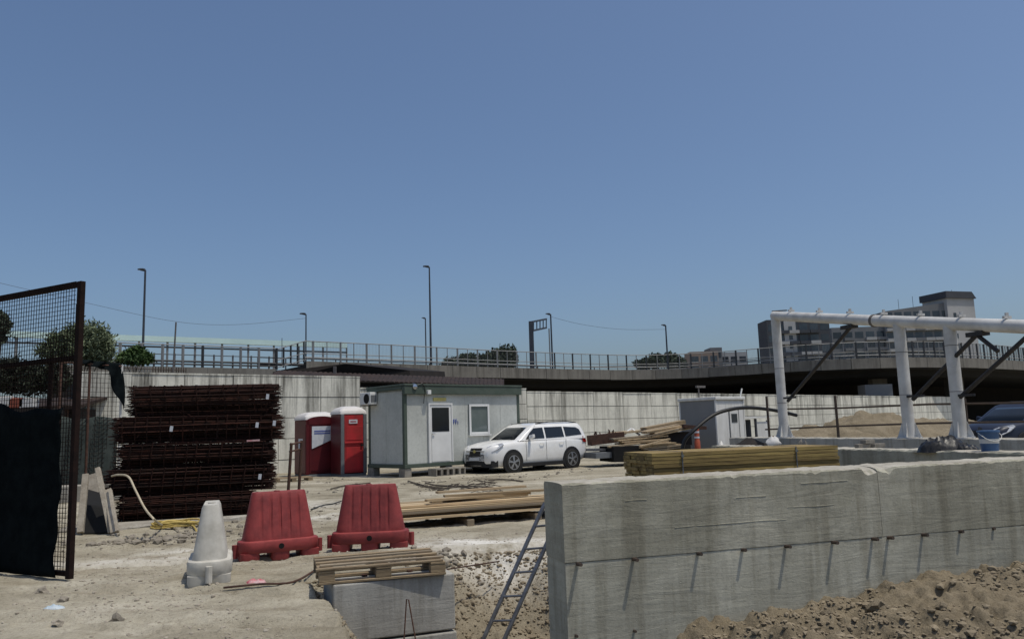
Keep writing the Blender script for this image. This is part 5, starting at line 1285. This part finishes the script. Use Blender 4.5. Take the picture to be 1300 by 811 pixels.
lamp('leaning lamp post left of the low far buildings', (845, 413), 467, 90, .18, .13)
lamp('bare grey leaning pole above the rebar stack', (223.5, 409), 466, 34.5, .075, .06, 0, 'utility_pole', 'old_pole', 220)
lamp('short thin mast behind the pale green beam', (358, 429), 445, 80, .06, .05, 0, 'thin_mast', 'lamp_post')
lamp('thin grey mast just left of the slim lamp post', (697, 417), 470, 74, .1, .1, 0, 'thin_mast', 'deck_rail')
sg = thing('sign_gantry', 'empty dark sign gantry frame over the viaduct', 'gantry', at(674, 470, 72))
a = at(674, 408, 72); MB().obox(at(676, 475, 72), a, .42, .42).build('post', 'lamp_post', sg, world=True)
t0, t1, u0, u1 = at(673, 409, 72), at(693.5, 405, 76), at(673, 420.5, 72), at(693.5, 416, 76)
for p, q in ((t0, t1), (u0, u1)): MB().obox(p, q, .16, .16).build('chord', 'lamp_post', sg, world=True)
for k in range(6): MB().obox(t0.lerp(t1, k/5), u0.lerp(u1, k/5), .1, .1).build('strut', 'lamp_post', sg, world=True)
def wire(label, pts, r): tag(MB().path(smooth_pts(pts, 8), r, 4).build('overhead_wire', 'wire'), label, 'wire')
wire('thin overhead wire sagging from the gate side to the viaduct corner', [at(-40, 350, 45), at(112, 385, 52), at(222, 408, 56), at(300, 412, 59), at(388, 404, 62)], .011)
wire('thin overhead wire sagging between gantry lamp and leaning lamp', [at(699, 402, 78), at(740, 412, 81), at(790, 418, 85), at(845, 418, 90)], .014)

# ------------------------------------------------------------------ foliage
def foliage(lumps, n, leaf, seed, asp=.5, shell=.55):
    r = np.random.RandomState(seed); tot = sum(l[3]*l[4]*l[5] for l in lumps); V = []; Fc = []
    for (cx, cy, cz_, rx, ry, rz_) in lumps:
        k = max(10, int(n*rx*ry*rz_/tot)); d = r.normal(size=(k, 3)); d /= np.linalg.norm(d, axis=1)[:, None]
        wob_ = vnoise(d[:, 0]*2.7+d[:, 2]*1.9+seed+cx, d[:, 1]*2.7-d[:, 2]*2.3+cz_, seed)
        rad = (shell+(1-shell)*r.rand(k))**.8*(1+.14*r.normal(size=k))*(.62+.75*wob_)
        # ragged twig tips
        c = np.stack([cx+d[:, 0]*rx*rad, cy+d[:, 1]*ry*rad, cz_+d[:, 2]*rz_*rad], 1)
        a = r.normal(size=(k, 3))+d*.6; a /= np.linalg.norm(a, axis=1)[:, None]; b = np.cross(a, r.normal(size=(k, 3))); b /= np.linalg.norm(b, axis=1)[:, None]
        s = leaf*(.6+.8*r.rand(k))[:, None]
        q = np.stack([c-a*s, c+b*s*asp, c+a*s, c-b*s*asp], 1).reshape(-1, 3)
        o = len(V)*0+sum(len(x) for x in V); V.append(q); Fc.append((np.arange(k)*4)[:, None]+np.arange(4)[None, :]+o)
    V = np.concatenate(V); Fc = np.concatenate(Fc)
    me_ = bpy.data.meshes.new('crown'); me_.from_pydata(V.tolist(), [], Fc.tolist()); me_.update(); return me_
def plant(name, label, cat, pxs, D, base_z, n, leaf, mat, seed, trunk=.08, depth=None, asp=.5, group=None):
    """pxs: lumps given as (px, py, radius px) of the outline"""
    s = D/1020; lumps = []
    for (px, py, rx, ry) in pxs:
        c = at(px, py, D+rng.uniform(-.4, .4)*rx*s); lumps.append((c.x, c.y, c.z, rx*s, rx*s*.9, ry*s))
    mx = sum(l[0] for l in lumps)/len(lumps); my = sum(l[1] for l in lumps)/len(lumps)
    t = thing(name, label, cat, (mx, my, base_z), 0, group)
    lumps_l = [(a-mx, b-my, c-base_z, d, e, f) for (a, b, c, d, e, f) in lumps]
    o = link('crown', foliage(lumps_l, n, leaf, seed, asp), mat, t)
    m = MB()
    for l in lumps_l: m.path([(0, 0, -.2), (l[0]*.3, l[1]*.3, l[2]*.45), (l[0], l[1], l[2])], trunk, 6, trunk*.25)
    m.build('trunk', 'bark', t); return t
plant('olive_bush', 'big grey-green olive bush behind the wall next to the gate', 'bush', [(75, 438, 20, 18), (100, 430, 22, 20), (122, 432, 22, 21), (132, 446, 14, 16), (112, 448, 26, 14), (60, 445, 14, 12)], 30, 2.2, 11000, .085, 'leaf_olive', 3, .05, asp=.3)
plant('green_shrub', 'low rounded dark green shrub right of the olive bush', 'bush', [(157, 455, 9, 7), (167, 450, 9, 8), (177, 449, 9, 9), (186, 454, 8, 7), (172, 457, 16, 6)], 31.5, 3.5, 6000, .07, 'leaf_green', 4, .03)
plant('dark_tree', 'dark tree top at the left picture edge behind the gate mesh', 'tree', [(-6, 408, 14, 14), (4, 414, 9, 10), (-10, 425, 16, 14)], 48, 0, 4000, .13, 'leaf_far', 5, .1)
plant('ivy_mass', 'dark creeper hanging behind the gate mesh', 'creeper', [(10, 478, 26, 20), (45, 480, 24, 18), (75, 478, 14, 20)], 24.3, .0, 7000, .07, 'leaf_dark', 6, .03)
for k, (L, lb) in enumerate([([(575, 462, 13, 7), (592, 459, 14, 9)], 'broad low tree furthest left behind the viaduct railing'), ([(612, 461, 12, 9), (624, 456, 10, 10)], 'round tree in the middle of the row behind the railing'), ([(641, 456, 13, 15), (650, 455, 7, 13), (634, 462, 10, 9)], 'tallest pine in the row behind the viaduct railing'), ([(816, 463, 11, 7), (832, 459, 13, 9)], 'small tree left of the leaning lamp'), ([(852, 458, 12, 9), (864, 462, 8, 8)], 'small tree right of the leaning lamp')]):
    plant('far_tree', lb, 'tree', L, 135+6*k, 0, 3500, .34, 'leaf_far', 20+k, .2, group='trees beyond the viaduct')

# ------------------------------------------------------------------ stones, rags, sticks, gravel
def stone_mesh(seed, squash=.7):
    r = random.Random(seed); bm = bmesh.new(); bmesh.ops.create_icosphere(bm, subdivisions=2, radius=1)
    for v in bm.verts:
        k = 1+.55*(2*float(vnoise(np.array([v.co.x*1.4+seed]), np.array([v.co.y*1.4+v.co.z*2.1]), seed))-1)+.2*(2*float(vnoise(np.array([v.co.x*4+seed]), np.array([v.co.y*4+v.co.z*5]), seed))-1); v.co *= k; v.co.z *= squash
    me_ = bpy.data.meshes.new('stone'); bm.to_mesh(me_); bm.free(); return me_
big = [(954, 779, .075, 'soil_clod', 'large rounded brown stone on the soil by the wall'), (1113, 774, .075, 'soil_clod', 'large dark clod in the soil before the wall joint'), (53, 753, .065, 'rubble', 'fist-sized dark stone lying before the gate'), (80, 763, .045, 'rubble', 'small flat stone beside the blue plastic scrap'), (74, 793, .05, 'rubble', 'small brown stone at the lower left corner'), (147, 790, .055, 'rubble', 'flat stone half buried in the dusty foreground'), (1050, 790, .05, 'soil_clod', 'middle-sized clod in the front soil'), (880, 800, .05, 'soil_clod', 'clod at the left foot of the soil heap'), (1195, 765, .05, 'soil_clod', 'clod on the soil ridge right of the joint'), (605, 702, .04, 'soil_clod', 'dark tuft-like clod at the trench edge'), (168, 684, .06, 'slab_concrete', 'pale stone on the broken concrete pad'), (530, 706, .07, 'rubble', 'rubble lump behind the pallet'), (547, 712, .05, 'rubble', 'small rubble lump right of the pallet')]
for k, (px, py, r, mt, lb) in enumerate(big):
    p = gp(px, py, .0)
    for _ in range(8): p = gp(px, py, G(p.x, p.y))
    me_ = stone_mesh(k+1); o = link('stone', me_, mt); o.scale = (r, r*.9, r); o.rotation_euler = (0, 0, k*1.3); o.location = (p.x, p.y, G(p.x, p.y)+r*.25)
    tag(o, lb, 'stone')
# gravel and crumbs as one mass
def scatter(name, label, n, sampler, size, mat, seed):
    r = np.random.RandomState(seed); pts = sampler(r, n); n = len(pts)
    ico = bmesh.new(); bmesh.ops.create_icosphere(ico, subdivisions=1, radius=1); bv = np.array([v.co[:] for v in ico.verts]); bf = np.array([[v.index for v in f.verts] for f in ico.faces]); ico.free()
    zz_ = gz(pts[:, 0], pts[:, 1]); s = size*np.exp(r.normal(size=n)*.55); s = np.clip(s, size*.3, size*3.2)
    V = bv[None]*(1+.45*(r.rand(n, len(bv), 1)-.5))*(s[:, None, None])*np.stack([.8+.6*r.rand(n), .8+.6*r.rand(n), .5+.4*r.rand(n)], 1)[:, None, :]
    a = r.rand(n)*6.28; ca, sa = np.cos(a), np.sin(a)
    x = V[:, :, 0]*ca[:, None]-V[:, :, 1]*sa[:, None]; y = V[:, :, 0]*sa[:, None]+V[:, :, 1]*ca[:, None]
    V = np.stack([x+pts[:, 0:1], y+pts[:, 1:2], V[:, :, 2]+zz_[:, None]+s[:, None]*.15], -1).reshape(-1, 3)
    Fc = (bf[None]+(np.arange(n)*len(bv))[:, None, None]).reshape(-1, 3)
    me_ = bpy.data.meshes.new(name); me_.from_pydata(V.tolist(), [], Fc.tolist()); me_.update(); o = link(name, me_, mat); return tag(o, label, kind='stuff')
def samp_soil(r, n):
    s = r.rand(n*2)*5.2+.1; k = r.rand(n*2)*2.6+.03; P = np.stack([W0.x+U.x*s+NN.x*k, W0.y+U.y*s+NN.y*k], 1); m_ = ground_parts(P[:, 0], P[:, 1])[3] > .3; P = P[m_]
    keep = vnoise(P[:, 0]*2, P[:, 1]*2, 55)+.3*r.rand(len(P)) > .5; return P[keep][:n]
def samp_pit(r, n):
    P = np.stack([-2.4+r.rand(n*3)*2.9, 6.5+r.rand(n*3)*4.2], 1); m_ = ground_parts(P[:, 0], P[:, 1])[2] > .03; P = P[m_]; return P[:n]
def samp_yard(r, n):
    u = r.rand(n*2); y = 5.2+12*u**2.0; x = (-.72+r.rand(n*2)*1.0)*y; P = np.stack([x, y], 1); pt, so_ = ground_parts(x, y)[2:]; P = P[(pt < .05) & (so_ < .2)]
    keep = vnoise(P[:, 0]*.9, P[:, 1]*.9, 58)+.45*r.rand(len(P)) > .62; return P[keep][:n]
scatter('soil_crumbs', 'loose crumbs of brown soil in front of the foundation wall', 9000, samp_soil, .010, 'soil_clod', 1)
scatter('trench_rubble', 'pale rubble and grit on the trench slope', 6000, samp_pit, .011, 'soil_clod', 2)
scatter('yard_gravel', 'scattered grit on the dusty yard', 11000, samp_yard, .0065, 'rubble', 3)
def samp_pad(r, n):
    P = []
    for (px, py, sx_, sy_, k) in ((225, 683, .5, .3, .4), (175, 690, .6, .15, .3), (540, 708, .3, .2, .3)):
        p = gp(px, py); kk = int(n*k); P.append(np.stack([p.x+r.normal(size=kk)*sx_, p.y+r.normal(size=kk)*sy_], 1))
    return np.concatenate(P)
scatter('broken_rubble', 'broken rubble along the pad edge and behind the pallet', 500, samp_pad, .024, 'rubble', 4)
def samp_far(r, n):
    y = 12+30*r.rand(n*3)**1.3; x = (-.45+r.rand(n*3)*.75)*y; P = np.stack([x, y], 1); keep = vnoise(P[:, 0]*.5, P[:, 1]*.5, 61) > .62; return P[keep][:n]
scatter('yard_clods', 'small clods scattered over the far yard', 1500, samp_far, .018, 'rubble', 5)
def rag(name, label, px, py, w_, mt, seed):
    p = gp(px, py); o = heapmesh((0, 0, 0), w_, w_*.7, w_*.22, seed).build(name, mt, smooth=True); o.location = (p.x, p.y, G(p.x, p.y)-.002); tag(o, label, 'scrap')
rag('plastic_scrap', 'pale blue crumpled plastic scrap on the dusty foreground', 68, 773, .2, 'blue_rag', 31)
rag('tape_scrap', 'torn red and white tape lying by the white barrier', 325, 743, .2, 'pink_rag', 33)
rag('tape_scrap', 'small red tape scrap at the pallet corner', 402, 742, .08, 'pink_rag', 35)
def gpath(pl, r, name, mat, label, cat, lift=.01):
    P = []
    for (px, py) in pl:
        p = gp(px, py)
        for _ in range(5): p = gp(px, py, G(p.x, p.y))
        P.append(Vector((p.x, p.y, G(p.x, p.y)+lift+r)))
    tag(MB().path(smooth_pts(P, 5), r, 6).build(name, mat), label, cat)
gpath([(284, 752), (330, 746), (372, 741), (402, 737)], .011, 'steel_rod', 'rust_pole', 'rusty steel rod lying between white barrier and pallet', 'rod', .02)
tag(MB().tube(at(556, 724, 8.6), at(634, 712, 9.6), .008, n=6).build('steel_rod', 'rust_pole'), 'rusty steel rod lying over the trench edge', 'rod')
gpath([(395, 648), (410, 643), (422, 641), (433, 638)], .014, 'cable', 'black_hose', 'black cable end on the yard between the red barriers', 'cable')
for k, (pl, lb) in enumerate([([(540, 614), (560, 618), (590, 620), (626, 619)], 'dry branch lying in the yard, nearest the cabin'), ([(518, 612), (535, 617), (552, 622)], 'short dry branch at the plank stack'), ([(620, 611), (640, 610), (664, 612)], 'thin dry stick in front of the car'), ([(556, 624), (580, 619), (604, 622)], 'crooked dry branch behind the planks'), ([(420, 622), (440, 617), (470, 613)], 'dark trailing stick before the red toilets')]):
    gpath(pl, .02, 'dry_branch', 'dry_twig', lb, 'branch')
tw = MB(); r = random.Random(5)
for k in range(60):
    p = gp(530+r.random()*110, 613+r.random()*11); p.z = G(p.x, p.y)+.02; a = r.random()*6.28; l = r.uniform(.2, .7); tw.tube(p, p+Vector((l*math.cos(a), l*math.sin(a), r.uniform(0, .1))), .009, n=4)
tag(tw.build('twig_litter', 'dry_twig'), 'dry twig litter strewn before the cabin', kind='stuff')
# pallet on the ground beside the toilets
p = gp(350, 612); t = thing('wooden_pallet', 'flat pallet lying on the ground between stack and shade-darkened red toilet', 'pallet', (p.x, p.y, G(p.x, p.y)), 25)
for k in range(6): MB().box(0, 1.2, .15*k, .15*k+.1, .1, .125).build('top_board', 'pallet_wood', t)
for x in (0, .52, 1.05): MB().box(x, x+.14, .0, .85, 0, .098).build('stringer', 'pallet_wood', t)
